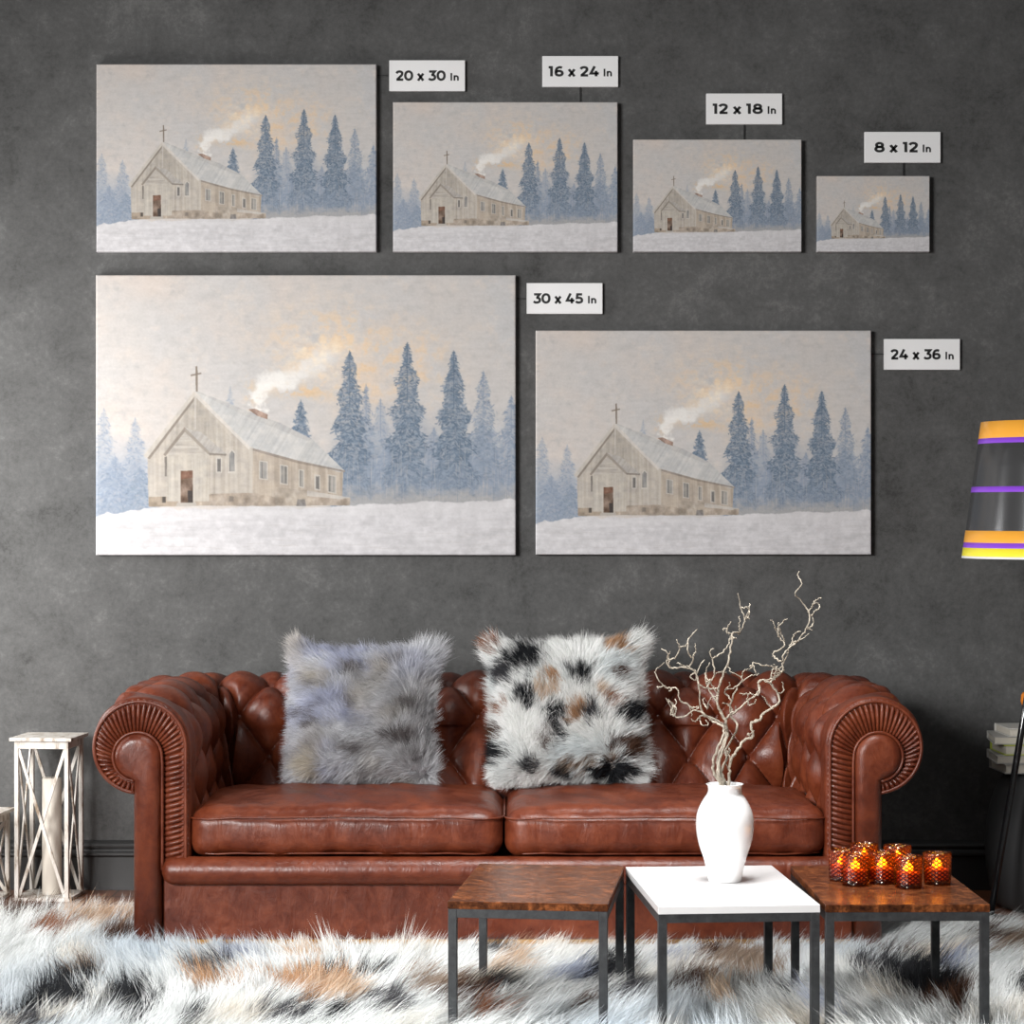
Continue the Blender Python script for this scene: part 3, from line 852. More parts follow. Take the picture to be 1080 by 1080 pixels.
# ------------------------------------------------------------------ fur
def fur_mesh(name, mat, parent, roots, nrm, flow, length, colors, width, per, spread, clumpi=.6, lift=.5, droop=.3, loc=(0, 0, 0), seed=1, wild=.35, jit=.8):
    """roots: clump centres (n,3); each clump grows `per` tapered strands that lean along flow."""
    r = np.random.default_rng(seed); n = len(roots)
    flow = flow + r.normal(0, wild, flow.shape); flow = flow / np.linalg.norm(flow, axis=1)[:, None]
    length = length * r.uniform(.65, 1.3, n); lf = np.repeat(np.clip(r.normal(lift, .14, n), .15, .9), per)[:, None]
    colors = colors * np.clip(r.normal(1, .07, (n, 1)), .8, 1.2)
    R = np.repeat(roots, per, 0); NN = np.repeat(nrm, per, 0); FL = np.repeat(flow, per, 0); L = np.repeat(length, per) * r.uniform(.6, 1.15, n * per)
    Cc = np.repeat(colors, per, 0) * np.clip(r.normal(1, .10, (n * per, 1)), .6, 1.4)
    T1 = np.cross(NN, FL); T1 /= np.linalg.norm(T1, axis=1)[:, None] + 1e-9
    T2 = np.cross(T1, NN)
    oa, ob = r.normal(0, spread, n * per), r.normal(0, spread, n * per)
    base = R + T1 * oa[:, None] + T2 * ob[:, None]
    d0 = NN * lf + FL * (1 - lf) + r.normal(0, .14 * jit, base.shape)
    d0 /= np.linalg.norm(d0, axis=1)[:, None]
    d1 = d0 * .5 + FL * .8 + r.normal(0, .22 * jit, base.shape) + np.array((0, 0, -droop))
    d1 -= (T1 * oa[:, None] + T2 * ob[:, None]) / (L[:, None] + 1e-6) * clumpi
    d1 /= np.linalg.norm(d1, axis=1)[:, None]
    ts = [0, .3, .65, 1.0]
    P_ = [base + (d0 * (t - t * t * .5) + d1 * (t * t * .5)) * L[:, None] * 1.1 for t in ts]
    roll = NN + r.normal(0, .55, base.shape)
    W = np.cross(d0, roll); W /= np.linalg.norm(W, axis=1)[:, None] + 1e-9
    ws = [1.0, .9, .6]
    rows = []
    for i in range(3):
        rows += [P_[i] - W * width * ws[i] * .5, P_[i] + W * width * ws[i] * .5]
    rows.append(P_[3])
    co = np.stack(rows, 1).reshape(-1, 3); m = n * per
    b = (np.arange(m) * 7)[:, None]
    quads = np.concatenate([b + np.array([0, 1, 3, 2]), b + np.array([2, 3, 5, 4])], 0)
    tris = b + np.array([4, 5, 6])
    idx = np.concatenate([quads.ravel(), tris.ravel()])
    starts = np.concatenate([np.arange(len(quads)) * 4, len(quads) * 4 + np.arange(len(tris)) * 3])
    me = bpy.data.meshes.new(name)
    me.vertices.add(len(co)); me.vertices.foreach_set('co', co.astype(np.float32).ravel())
    me.loops.add(len(idx)); me.loops.foreach_set('vertex_index', idx.astype(np.int32))
    me.polygons.add(len(starts)); me.polygons.foreach_set('loop_start', starts.astype(np.int32))
    me.polygons.foreach_set('use_smooth', np.ones(len(starts), bool))
    me.update(calc_edges=True)
    ca = me.color_attributes.new('fur', 'FLOAT_COLOR', 'POINT')
    cc = np.repeat(np.concatenate([np.clip(Cc, 0, .95), np.ones((m, 1))], 1), 7, 0)
    ca.data.foreach_set('color', cc.astype(np.float32).ravel())
    me.materials.append(M[mat])
    o = bpy.data.objects.new(name, me); o.location = loc
    return link(o, parent)

def sn(x, y, seed):
    """smooth pseudo noise in -1..1"""
    r = np.random.default_rng(seed); v = 0
    for k_ in range(6):
        a = r.uniform(0, 2 * PI); f = r.uniform(.6, 1.9); ph = r.uniform(0, 2 * PI)
        v = v + np.sin((x * math.cos(a) + y * math.sin(a)) * f + ph)
    return v / 3.2

COLS = dict(black=lin(34, 36, 40)[:3], dgrey=lin(70, 70, 74)[:3], brown=lin(84, 58, 44)[:3], rust=lin(146, 96, 66)[:3], tan=lin(206, 182, 158)[:3],
            orange=lin(186, 148, 114)[:3], taupe=lin(150, 132, 116)[:3], blue=lin(165, 172, 188)[:3])
def patch_colors(px, py, patches, base, seed, jit=.22):
    c = base.copy(); r = np.random.default_rng(seed)
    for x, y, rx, ry, nm in patches:
        d = np.sqrt(((px - x) / rx) ** 2 + ((py - y) / ry) ** 2) + r.normal(0, jit, len(px))
        m = d < 1.0
        c[m] = np.array(COLS[nm])
    return c

# rug
rug = empty('fur_rug', (0, -1.6, 0))
tag(rug, 'shaggy white fur rug with black and brown patches on the floor', 'rug')
RX0, RX1, RY0, RY1 = -1.80, 1.90, -2.75, -.46
def back_edge(x): return -.49 - .085 * (x + 1.4)
vs = [(x, y + 1.6, z) for z in (.0005, .0075) for x, y in ((RX0, RY0), (RX1, RY0), (RX1, back_edge(RX1)), (RX0, back_edge(RX0)))]
obj('backing', vs, [(3, 2, 1, 0), (4, 5, 6, 7), (0, 1, 5, 4), (1, 2, 6, 5), (2, 3, 7, 6), (3, 0, 4, 7)], 'hide', rug, False)
NCL = 15000
rx = RNG.uniform(RX0 + .01, RX1 - .01, NCL); ry = RNG.uniform(RY0 + .01, RY1 - .01, NCL)
keep = ~((np.abs(rx - SX) < 1.05) & (ry > -1.12)) & (ry < back_edge(rx) - .01)
vis = ((ry + 7.85) > 5.45) | (RNG.random(NCL) < .4)
keep &= vis
rx, ry = rx[keep], ry[keep]
D_ = ry + 7.85; ppx = 540 + rx * F / D_; ppy = 540 + (CAMZ - .045) * F / D_
bs = np.empty((len(rx), 3))
nz1 = sn(rx * 5, ry * 5, 3); nz2 = sn(rx * 11, ry * 11, 4)
wh = np.array((.78, .80, .795)); bl = np.array(lin(184, 198, 210)[:3]); cr = np.array(lin(222, 212, 196)[:3])
t1 = np.clip(nz1 * .9, 0, 1)[:, None] * .75; t2 = np.clip(nz2 * .9 - .25, 0, 1)[:, None] * .8
bs = wh * (1 - t1) + bl * t1; bs = bs * (1 - t2) + cr * t2
rug_p = [(58, 1051, 40, 13, 'black'), (142, 1049, 26, 14, 'black'), (80, 1033, 18, 8, 'black'), (120, 1066, 14, 12, 'black'), (222, 1018, 24, 8, 'dgrey'), (351, 1024, 18, 7, 'black'),
         (387, 1021, 11, 5, 'black'), (293, 1067, 24, 10, 'dgrey'), (338, 1062, 16, 8, 'black'), (391, 1053, 20, 12, 'dgrey'), (449, 1036, 34, 13, 'taupe'), (470, 1046, 18, 10, 'brown'), (191, 1074, 14, 6, 'black'),
         (22, 958, 30, 7, 'brown'), (120, 982, 16, 6, 'brown'), (47, 978, 16, 10, 'rust'), (231, 1033, 26, 6, 'orange'), (324, 1033, 42, 11, 'orange'), (350, 1040, 30, 9, 'tan'), (95, 966, 40, 9, 'tan'), (329, 1000, 22, 7, 'tan'), (95, 1020, 22, 7, 'taupe'), (262, 1005, 20, 7, 'blue'), (20, 1075, 30, 8, 'dgrey'),
         (514, 997, 18, 10, 'dgrey'), (508, 1037, 24, 9, 'black'), (484, 1040, 16, 10, 'brown'), (495, 1061, 18, 8, 'rust'), (530, 1012, 22, 9, 'tan'), (588, 1024, 22, 8, 'blue'), (631, 1018, 26, 12, 'black'), (654, 1043, 26, 11, 'dgrey'), (604, 1052, 12, 6, 'brown'), (724, 1035, 26, 12, 'brown'),
         (765, 1006, 42, 15, 'taupe'), (790, 1022, 36, 11, 'taupe'), (745, 996, 16, 8, 'brown'), (742, 1072, 14, 5, 'dgrey'), (770, 1050, 20, 7, 'tan'), (936, 999, 20, 6, 'brown'), (955, 1022, 44, 13, 'black'), (998, 1047, 30, 14, 'brown'), (975, 1036, 26, 10, 'black'), (915, 1016, 22, 8, 'dgrey'),
         (1058, 992, 36, 13, 'taupe'), (1030, 985, 18, 9, 'brown'), (1072, 1037, 16, 9, 'black'), (884, 1061, 16, 10, 'blue'), (1000, 1012, 16, 8, 'blue'), (840, 1040, 18, 8, 'dgrey'), (700, 1010, 18, 6, 'blue')]
cc = patch_colors(ppx, ppy, rug_p, bs, 8, .18)
roots = np.stack([rx, ry + 1.6, np.full_like(rx, .006)], -1)
an = 1.2 + 1.5 * sn(rx * 2.2, ry * 2.2, 6)
fl_ = np.stack([np.cos(an), np.sin(an) * .8 - .15, np.full_like(an, .05)], -1)
fl_ /= np.linalg.norm(fl_, axis=1)[:, None]
up = np.tile(np.array((0, 0, 1.)), (len(rx), 1))
ln = np.full(len(rx), .098)
ln[(ry > back_edge(rx) - .12)] = .06
ln[(np.abs(rx - SX) < 1.08) & (ry > -1.30)] = .055
o = fur_mesh('pile', 'fur', rug, roots, up, fl_, ln, cc, .0016, 32, .013, .8, .40, .22, seed=5, wild=.30, jit=.6); o['kind'] = 'stuff'

# pillows
def pillow(cx_px, cy_px, D, hw, hh, th, tilt, roll, label, colfun, seed, ncl, length, flowfun):
    c = P(cx_px, cy_px, D)
    r = empty('fur_pillow', (c[0], c[1], c[2] - hh * math.cos(tilt)))
    tag(r, label, 'pillow')
    Mx = Matrix.Rotation(-tilt, 3, 'X') @ Matrix.Rotation(roll, 3, 'Y')
    A = np.array([list(v) for v in Mx])
    def shp(u, v, side):
        e = 1 - .07 * (1 - v * v); f = 1 - .07 * (1 - u * u)
        b = np.power(np.clip((1 - u ** 4) * (1 - v ** 4), 0, 1), .6)
        p = np.stack([hw * u * e, -side * th * b, hh * v * f], -1)
        return p
    def tow(p): return p @ A.T + np.array((0, 0, hh * math.cos(tilt)))
    g1 = np.linspace(-1, 1, 41); U, V = np.meshgrid(g1, g1, indexing='ij')
    pf = tow(shp(U, V, 1).reshape(-1, 3)); pb = tow(shp(U, V, -1).reshape(-1, 3))
    v, f = merge([(pf.tolist(), grid_faces(41, 41)), (pb.tolist(), [q[::-1] for q in grid_faces(41, 41)])])
    bm = bmesh.new()
    bvv = [bm.verts.new(q) for q in v]
    for q in f: bm.faces.new([bvv[i] for i in q])
    bmesh.ops.remove_doubles(bm, verts=bm.verts, dist=1e-5)
    bm_obj('cover', bm, 'hide', r, True)
    rg = np.random.default_rng(seed)
    u, v = rg.uniform(-1, 1, ncl), rg.uniform(-1, 1, ncl)
    k_ = ncl // 5
    edge = rg.random(ncl) < .25
    su = rg.random(ncl) < .5; sgn = np.where(rg.random(ncl) < .5, -1., 1.)
    u = np.where(edge & su, sgn * .99, u); v = np.where(edge & ~su, sgn * .99, v)
    side = np.where(rg.random(ncl) < .82, 1., -1.)
    e = 1e-3
    p = shp(u, v, side)
    n_ = np.cross(shp(np.clip(u + e, -1, 1), v, side) - shp(np.clip(u - e, -1, 1), v, side), shp(u, np.clip(v + e, -1, 1), side) - shp(u, np.clip(v - e, -1, 1), side)) * side[:, None]
    n_ /= np.linalg.norm(n_, axis=1)[:, None] + 1e-9
    fl = flowfun(u, v); fl = fl - n_ * np.sum(fl * n_, 1)[:, None] * .8
    fl /= np.linalg.norm(fl, axis=1)[:, None] + 1e-9
    w = tow(p)
    wx, wy, wz = w[:, 0] + c[0], w[:, 1] + c[1], w[:, 2] + c[2] - hh * math.cos(tilt)
    dd = wy - CAMY; px, py = 540 + wx * F / dd, 540 - (wz - CAMZ) * F / dd
    cc = colfun(px, py, u, v, rg)
    o = fur_mesh('fur', 'fur', r, w, n_ @ A.T, fl @ A.T, length * (1 - .45 * (v < -.9)) * (1 + .3 * (np.abs(u * v) > .75) * (v > 0)), cc, .0014, 28, .007, .7, .42, .10, seed=seed + 1, wild=.28)
    o['kind'] = 'stuff'
    return r
def flow_a(u, v):
    an = PI * .85 + .9 * sn(u * 3.5, v * 4.5, 41)
    f = np.stack([np.cos(an) + .9 * u * np.abs(u) ** 3, np.zeros_like(u) - .1, np.sin(an) * .7 + .9 * v * np.abs(v) ** 3], -1)
    return f
def col_a(px, py, u, v, rg):
    a = sn(u * 2.2, v * 5, 51); b = sn(u * 4.5, v * 9, 52); d = sn(u * 6, v * 12, 53)
    lav = np.array(lin(190, 194, 212)[:3]); gr = np.array(lin(196, 196, 198)[:3]); be = np.array(lin(196, 188, 174)[:3]); dk = np.array(lin(112, 106, 106)[:3]); lt = np.array(lin(216, 217, 220)[:3])
    c = np.tile(gr, (len(u), 1))
    def mx(c, k_, w): w = np.clip(w, 0, 1)[:, None]; return c * (1 - w) + k_ * w
    c = mx(c, lav, a * .7 + .15 - u * .4 + v * .4); c = mx(c, be, b * .9 - .15); c = mx(c, lt, -d * .9 - .15 - v * .1); c = mx(c, dk, d * 1.2 - .35)
    return c
def flow_b(u, v):
    an = 2.0 + 1.5 * sn(u * 2.5, v * 2.5, 61)
    return np.stack([np.cos(an) + 1.2 * u * np.abs(u) ** 2, np.zeros_like(u) - .1, np.sin(an) * .8 + 1.2 * v * np.abs(v) ** 2], -1)
PB = [(521, 676, 15, 13, 'rust'), (560, 700, 20, 14, 'black'), (537, 714, 11, 10, 'dgrey'), (556, 741, 8, 12, 'black'), (587, 724, 8, 12, 'orange'), (577, 735, 14, 8, 'tan'), (585, 760, 14, 11, 'black'), (611, 718, 10, 8, 'black'),
      (638, 743, 6, 6, 'rust'), (612, 757, 10, 8, 'orange'), (624, 757, 5, 10, 'dgrey'), (659, 757, 12, 10, 'black'), (535, 749, 6, 5, 'rust'), (529, 797, 12, 11, 'black'), (574, 786, 6, 10, 'brown'), (595, 776, 12, 5, 'black'),
      (618, 801, 25, 5, 'taupe'), (646, 811, 22, 9, 'black'), (599, 807, 9, 6, 'black'), (657, 790, 14, 8, 'brown'), (562, 809, 8, 6, 'dgrey'), (644, 687, 12, 6, 'orange'), (523, 757, 6, 6, 'black'), (646, 714, 5, 9, 'brown'), (530, 775, 8, 5, 'brown'), (630, 735, 6, 6, 'tan')]
def col_b(px, py, u, v, rg):
    a = np.clip(sn(u * 4, v * 4, 71), 0, 1)[:, None] * .6
    base = np.array((.91, .92, .90)) * (1 - a) + np.array(lin(205, 214, 218)[:3]) * a
    return patch_colors(px, py, PB, base, 72, .2)
pillow(385, 757, 7.28, .208, .202, .075, .25, .02, 'lavender grey shaggy fur pillow leaning on the left of the sofa', col_a, 81, 5600, .046, flow_a)
pillow(598, 753, 7.28, .216, .208, .078, .25, -.03, 'white fur pillow with black and rust spots leaning on the sofa', col_b, 91, 5600, .048, flow_b)

# ------------------------------------------------------------------ tables
HT = .33
def unp(px, py, z=HT):
    D = (CAMZ - z) * F / (py - 540); return np.array(((px - 540) * D / F, D + CAMY))
def table(name, corners, mat, label, group, ztop=HT, topth=.0185):
    fl, fr, bl, br = [unp(*c) for c in corners]
    ctr = (fl + fr + bl + br) / 4
    ex = ((fr - fl) + (br - bl)); rz = math.atan2(ex[1], ex[0])
    w = (np.linalg.norm(fr - fl) + np.linalg.norm(br - bl)) / 2; d = (np.linalg.norm(bl - fl) + np.linalg.norm(br - fr)) / 2
    t = empty(name, (ctr[0], ctr[1], .008), rz); tag(t, label, 'table', group)
    H = ztop - .008
    box_obj('table_top', (0, 0, H - topth / 2), (w, d, topth), mat, t, .0015)
    lw = .0205; z1 = H - topth
    bm = bmesh.new()
    for s in (-1, 1):
        add_box(bm, (0, s * (d / 2 - lw / 2 - .001), z1 - lw / 2), (w - .002 - 2 * lw, lw, lw), .0008)
        add_box(bm, (s * (w / 2 - lw / 2 - .001), 0, z1 - lw / 2), (lw, d - .002 - 2 * lw, lw), .0008)
    bm_obj('frame', bm, 'steel', t)
    for sx in (-1, 1):
        for sy in (-1, 1):
            box_obj('leg', (sx * (w / 2 - lw / 2 - .001), sy * (d / 2 - lw / 2 - .001), z1 / 2), (lw, lw, z1), 'steel', t, .001)
    return t
GT = 'low side tables in a row before the sofa'
table('side_table', [(471.2, 950.4), (642.7, 953.7), (506.4, 910.9), (657, 913.3)], 'walnut', 'bare walnut-topped low table on black steel legs, left of the white one', GT)
table('side_table', [(694.9, 956.3), (868, 954), (659, 914.2), (811.3, 912.6)], 'lacquer', 'white-topped low table on black steel legs, holding the white vase', GT)
table('side_table', [(872.2, 954.5), (1047.5, 953.5), (832, 913), (987, 913)], 'walnut', 'walnut-topped low table on black steel legs, holding the amber candle glasses', GT)

# ------------------------------------------------------------------ vase and branches
vc = P(764.5, 929, (CAMZ - HT) * F / (929 - 540)); DV = vc[1] - CAMY; kv = DV / F
vase = None
def vz(y): return (933 - y) * kv
pr = [(17.5, 934), (18.2, 932), (19.5, 924), (23, 910), (27.5, 895), (30, 882), (30.6, 872), (29.6, 862), (26, 851), (21, 842), (18.4, 836), (17.6, 829), (17.9, 822), (19.2, 815), (20.2, 812.5)]
pr = [(17.3, 933), (18.0, 931), (19.3, 922), (22.6, 909), (27.2, 896), (29.8, 884), (30.6, 873), (29.8, 863.5), (27, 855), (22.6, 847), (19.2, 842), (17.9, 838.5), (17.9, 835), (18.8, 832.3), (20.0, 830.8)]
sp = smooth_path([(a * kv, vz(b), 0) for a, b in pr], 4)
out = [(a, max(0, b)) for a, b, _ in sp]
inn = [(a - .004, b) for a, b in out[::-1] if b > .012]
inn[0] = (out[-1][0] - .003, out[-1][1] + .0006)
v, f = lathe(out + inn, 64, True, True)
vase = obj('vase', v, f, 'ceramic', None, True, (vc[0], vc[1], HT + .0003))
tag(vase, 'white ceramic vase holding bare branches on the white table', 'vase')

def branch(label, paths, depth, r0, seed):
    """paths measured on a 4.5x enlargement whose origin is pixel (680, 600); the first path is the stem"""
    rg = np.random.default_rng(seed); parts = []
    extra = []
    for pth in paths:
        pp = pth[1]; lo_ = 6 if pp[0][1] > 1000 else 1
        for q_ in range(max(1, len(pp) // 4)):
            if len(pp) - 1 <= lo_: continue
            j = int(rg.integers(lo_, len(pp) - 1)); x, y = pp[j]; an_ = rg.uniform(0, 2 * PI); tw = [(x, y)]
            for _ in range(int(rg.integers(3, 6))):
                an_ += rg.normal(0, .9); x += 15 * math.cos(an_); y += 15 * math.sin(an_) - 5; tw.append((x, y))
            t_ = j / (len(pp) - 1); d0_ = pth[2] if len(pth) > 2 else depth[0]; d1_ = pth[3] if len(pth) > 3 else depth[1]; dd_ = d0_ * (1 - t_) + d1_ * t_
            extra.append((.0015, tw, dd_, dd_ + rg.normal(0, .02)))
    for i, pth in enumerate(list(paths) + extra):
        rad0 = pth[0]; pts = pth[1]
        q = []
        dstart = pth[2] if len(pth) > 2 else depth[0]; dend = pth[3] if len(pth) > 3 else depth[1]
        tw = len(pts)
        for j, (x, y) in enumerate(pts):
            t = j / (tw - 1); D = DV + dstart * (1 - t) + dend * t + rg.normal(0, .006) * (0 if j == 0 else 1)
            q.append(P(680 + x / 4.5, 600 + y / 4.5, D))
        sp = smooth_path(q, 5)
        m = len(sp); jit = rg.normal(0, .0011, sp.shape); jit[0] = 0; sp = sp + jit
        tt = np.linspace(0, 1, m)
        parts.append(tube(sp, (rad0 * (1 - tt) + .0011 * tt) * (1 + .12 * rg.normal(0, 1, m).clip(-1, 1)), 7))
    v, f = merge(parts)
    base = np.array(v[0]); o = obj('willow_branch', [tuple(np.array(p) - base) for p in v], f, 'branch', None, True, tuple(base))
    tag(o, label, 'branch', 'bare twisted branches in the white vase')
branch('bare twisted branch in the white vase, reaching highest at the upper right', [
    (.0042, [(392, 1075), (400, 1020), (403, 960), (410, 905), (440, 862), (472, 810), (515, 795), (505, 735), (548, 718), (556, 692), (605, 662), (638, 635), (632, 592), (600, 545), (612, 520), (652, 490), (655, 440), (668, 392), (722, 348), (768, 285), (782, 215), (742, 152), (714, 120), (746, 70), (724, 32), (738, 10)], 0, .03),
    (.0026, [(600, 545), (560, 525), (538, 548), (545, 585), (520, 605), (485, 622), (490, 600)], .01, -.02),
    (.0022, [(655, 440), (618, 422), (612, 400), (660, 368), (660, 345), (638, 325), (634, 282), (655, 255), (672, 236)], .02, .05),
    (.002, [(652, 490), (605, 463), (560, 457), (512, 446), (530, 498)], .02, -.03),
    (.002, [(722, 348), (700, 345), (690, 370), (740, 335), (782, 308)], .02, .05),
    (.0018, [(768, 285), (798, 266), (794, 225), (782, 215)], .02, .03),
    (.0016, [(775, 205), (795, 180), (808, 160)], .03, .03),
    (.002, [(620, 525), (600, 510), (606, 480), (640, 470), (676, 410), (684, 385)], .02, .0)], (0, .03), .004, 1)
branch('bare twisted branch in the white vase, the middle upright one', [
    (.0052, [(372, 1072), (370, 1025), (345, 962), (352, 885), (386, 800), (382, 720), (346, 645), (350, 565), (386, 470), (410, 372), (422, 302), (452, 302), (476, 235), (456, 182), (440, 115)], 0, .02),
    (.002, [(476, 235), (494, 200), (498, 165)], .02, .03),
    (.002, [(418, 310), (392, 302), (394, 272), (414, 250)], .02, .0),
    (.0026, [(350, 570), (300, 562), (330, 500), (322, 432), (308, 395), (326, 376)], .01, -.03),
    (.002, [(322, 425), (352, 405), (382, 382), (402, 335), (405, 318)], -.01, .02),
    (.0022, [(346, 640), (300, 560), (290, 490), (310, 445)], .01, .04),
    (.002, [(300, 640), (298, 665), (310, 620), (350, 600)], .0, .02)], (0, .02), .005, 2)
branch('bare twisted branch in the white vase, spreading to the upper left', [
    (.0040, [(380, 1078), (362, 1030), (328, 960), (330, 890), (368, 810), (372, 745), (330, 712), (272, 684), (256, 562), (240, 492), (182, 466), (122, 470), (108, 432), (108, 398), (78, 380)], 0, -.05),
    (.002, [(110, 435), (150, 416), (164, 370), (152, 338)], -.05, -.07),
    (.0022, [(206, 468), (232, 430), (205, 392), (210, 330), (252, 288)], -.03, -.02),
    (.002, [(254, 548), (290, 565), (312, 545), (345, 600)], -.02, .0),
    (.002, [(240, 490), (216, 515), (246, 525), (252, 480), (285, 430)], -.03, -.02)], (0, -.05), .004, 3)
branch('bare twisted branch in the white vase, hanging out low to the left', [
    (.0036, [(384, 1076), (376, 1030), (352, 950), (362, 880), (392, 790), (368, 748), (318, 720), (286, 692), (236, 672), (182, 704), (136, 698), (130, 664), (100, 615)], 0, -.08),
    (.0022, [(236, 672), (200, 640), (166, 624), (155, 572), (100, 560), (60, 512), (54, 480), (94, 444)], -.05, -.1),
    (.002, [(286, 692), (262, 705), (270, 738), (300, 742), (290, 715)], -.02, -.04),
    (.0018, [(236, 672), (214, 655), (226, 700)], -.05, -.05)], (0, -.08), .004, 4)
branch('bare twisted branch in the white vase, the short one curling right of the middle', [
    (.0040, [(396, 1078), (390, 1030), (365, 965), (390, 900), (385, 860), (440, 752), (408, 690), (412, 622), (440, 562), (462, 520), (408, 490), (398, 462)], 0, .06),
    (.0026, [(372, 750), (402, 692), (432, 676), (482, 632), (522, 600), (546, 572), (540, 532), (592, 522), (604, 500), (650, 472)], .01, .05),
    (.0022, [(412, 625), (380, 580), (430, 560), (500, 510), (540, 500)], .03, .06),
    (.0018, [(400, 850), (405, 870), (384, 905), (400, 960)], .0, .01)], (0, .06), .004, 5)

# ------------------------------------------------------------------ candle glasses
vot = [(902, 5.845, 'amber glass candle holder, front left of the cluster'), (888.5, 5.92, 'amber glass candle holder at the far left, half hidden by the one in front'),
       (911.5, 6.02, 'amber glass candle holder at the back left, only its rim showing'), (930.5, 5.875, 'amber glass candle holder in the middle of the cluster'),
       (946.5, 5.99, 'amber glass candle holder at the back right, only its rim showing'), (958, 5.805, 'amber glass candle holder, nearest the front right edge of the cluster'),
       (988.5, 5.86, 'amber glass candle holder at the right end of the cluster')]
proto = None
for px, D, lab in vot:
    loc = ((px - 540) * D / F, D + CAMY, HT + .0003)
    if proto is None:
        h = empty('candle_holder', loc)
        R = .0335; Hh = .078
        outp = [(R * .93, 0), (R * .97, .003)] + [(R * (.97 + .05 * z / Hh), z) for z in np.linspace(.006, Hh, 16)]
        inp = [(a - .003, b) for a, b in outp[::-1] if b > .010]
        vs = []; prf = outp + inp; seg = 72
        for i in range(seg):
            a = 2 * PI * i / seg
            for j, (r_, z) in enumerate(prf):
                st = .0010 * max(math.sin(13 * a + 640 * z), math.sin(-13 * a + 640 * z)) if 2 < j < len(outp) - 1 else 0
                vs.append(((r_ + st) * math.cos(a), (r_ + st) * math.sin(a), z))
        fs = grid_faces(seg, len(prf), True); n_ = len(prf)
        fs.append([i * n_ for i in range(seg)][::-1]); fs.append([i * n_ + n_ - 1 for i in range(seg)])
        gl_ = obj('glass', vs, fs, 'amber', h)
        wv, wf = lathe([(.0282, .013), (.0288, .036), (.0280, .0385), (.012, .037), (.0005, .0372)], 32, True, True)
        wx = obj('wax', wv, wf, 'amberwax', h)
        obj('wick', *tube([(0, 0, .036), (0, .0005, .043)], .0012, 6), 'wick', wx)
        fv, ff = lathe([(.0003, .0395), (.0095, .042), (.0125, .046), (.0105, .052), (.0072, .057), (.0032, .062), (.0002, .067)], 20, True, True)
        obj('flame', fv, ff, 'flame', wx)
        proto = h
    else:
        h = copy_tree(proto); h.location = loc; h.rotation_euler = (0, 0, px)
    tag(h, lab, 'candle holder', 'amber candle glasses on the right table')
    L = bpy.data.lights.new('flame_glow', 'POINT'); L.energy = .10; L.color = (1, .5, .14); L.shadow_soft_size = .012
    lo = bpy.data.objects.new('flame_glow', L); lo.location = (loc[0], loc[1], HT + .07); link(lo)

# ------------------------------------------------------------------ lanterns and the white candle
def lantern(loc, rz, h, label):
    t = empty('lantern', loc, rz); tag(t, label, 'lantern', 'whitewashed wooden lanterns by the wall')
    w, pw = .178, .0135; q = w / 2 - pw / 2
    bm = bmesh.new(); add_box(bm, (0, 0, h - .0055), (.204, .204, .011), .0015); bm_obj('roof', bm, 'white_wood', t)
    bm = bmesh.new()
    for s in (-1, 1):
        add_box(bm, (0, s * q, h - .011 - .0125), (w - .0002, pw, .025), .001); add_box(bm, (s * q, 0, h - .011 - .0125), (pw, w - 2 * pw, .025), .001)
    bm_obj('top_rail', bm, 'white_wood', t)
    bm = bmesh.new(); add_box(bm, (0, 0, .005), (.186, .186, .010), .001); bm_obj('base_plate', bm, 'white_wood', t)
    for sx in (-1, 1):
        for sy in (-1, 1):
            bm = bmesh.new(); add_box(bm, (sx * q, sy * q, (h - .036 + .010) / 2), (pw, pw, h - .046), .001); bm_obj('corner_post', bm, 'white_wood', t)
    z0, z1 = .014, h - .038; e = q - pw / 2
    for ax in range(4):
        R4 = Matrix.Rotation(ax * PI / 2, 4, 'Z')
        for s in (-1, 1):
            bm = bmesh.new()
            a = R4 @ Vector((-s * e, -q + s * .0025, z0)); b = R4 @ Vector((s * e, -q + s * .0025, z1))
            v = b - a; qv = Matrix.Rotation(ax * PI / 2, 4, 'Z') @ Matrix.Rotation(math.atan2(s * 2 * e, z1 - z0), 4, 'Y')
            add_box(bm, (a + b) / 2, (.0105, .005, v.length), .0008, qv)
            bm_obj('cross_brace', bm, 'white_wood', t)
    return t
lc = P(52, 540, 7.70)
lantern((lc[0], lc[1], 0.0), -.097, .525, 'tall whitewashed wooden lantern with crossed slats beside the sofa')
lc2 = P(-26.5, 540, 7.66)
lantern((lc2[0], lc2[1], 0.0), -.097, .285, 'short whitewashed lantern cut off by the left edge of the picture')
cv, cf = lathe([(.031, 0), (.0315, .002), (.0315, .372), (.029, .377), (.012, .374), (.0004, .3735)], 40, True, True)
cl = P(54.8, 540, 7.70)
can = obj('pillar_candle', cv, cf, 'wax', None, True, (cl[0], cl[1], .0105)); tag(can, 'tall ivory pillar candle standing inside the white lantern', 'candle')
obj('wick', *tube([(0, 0, .372), (.0006, 0, .380), (.003, 0, .387)], .0011, 6), 'wick', can)

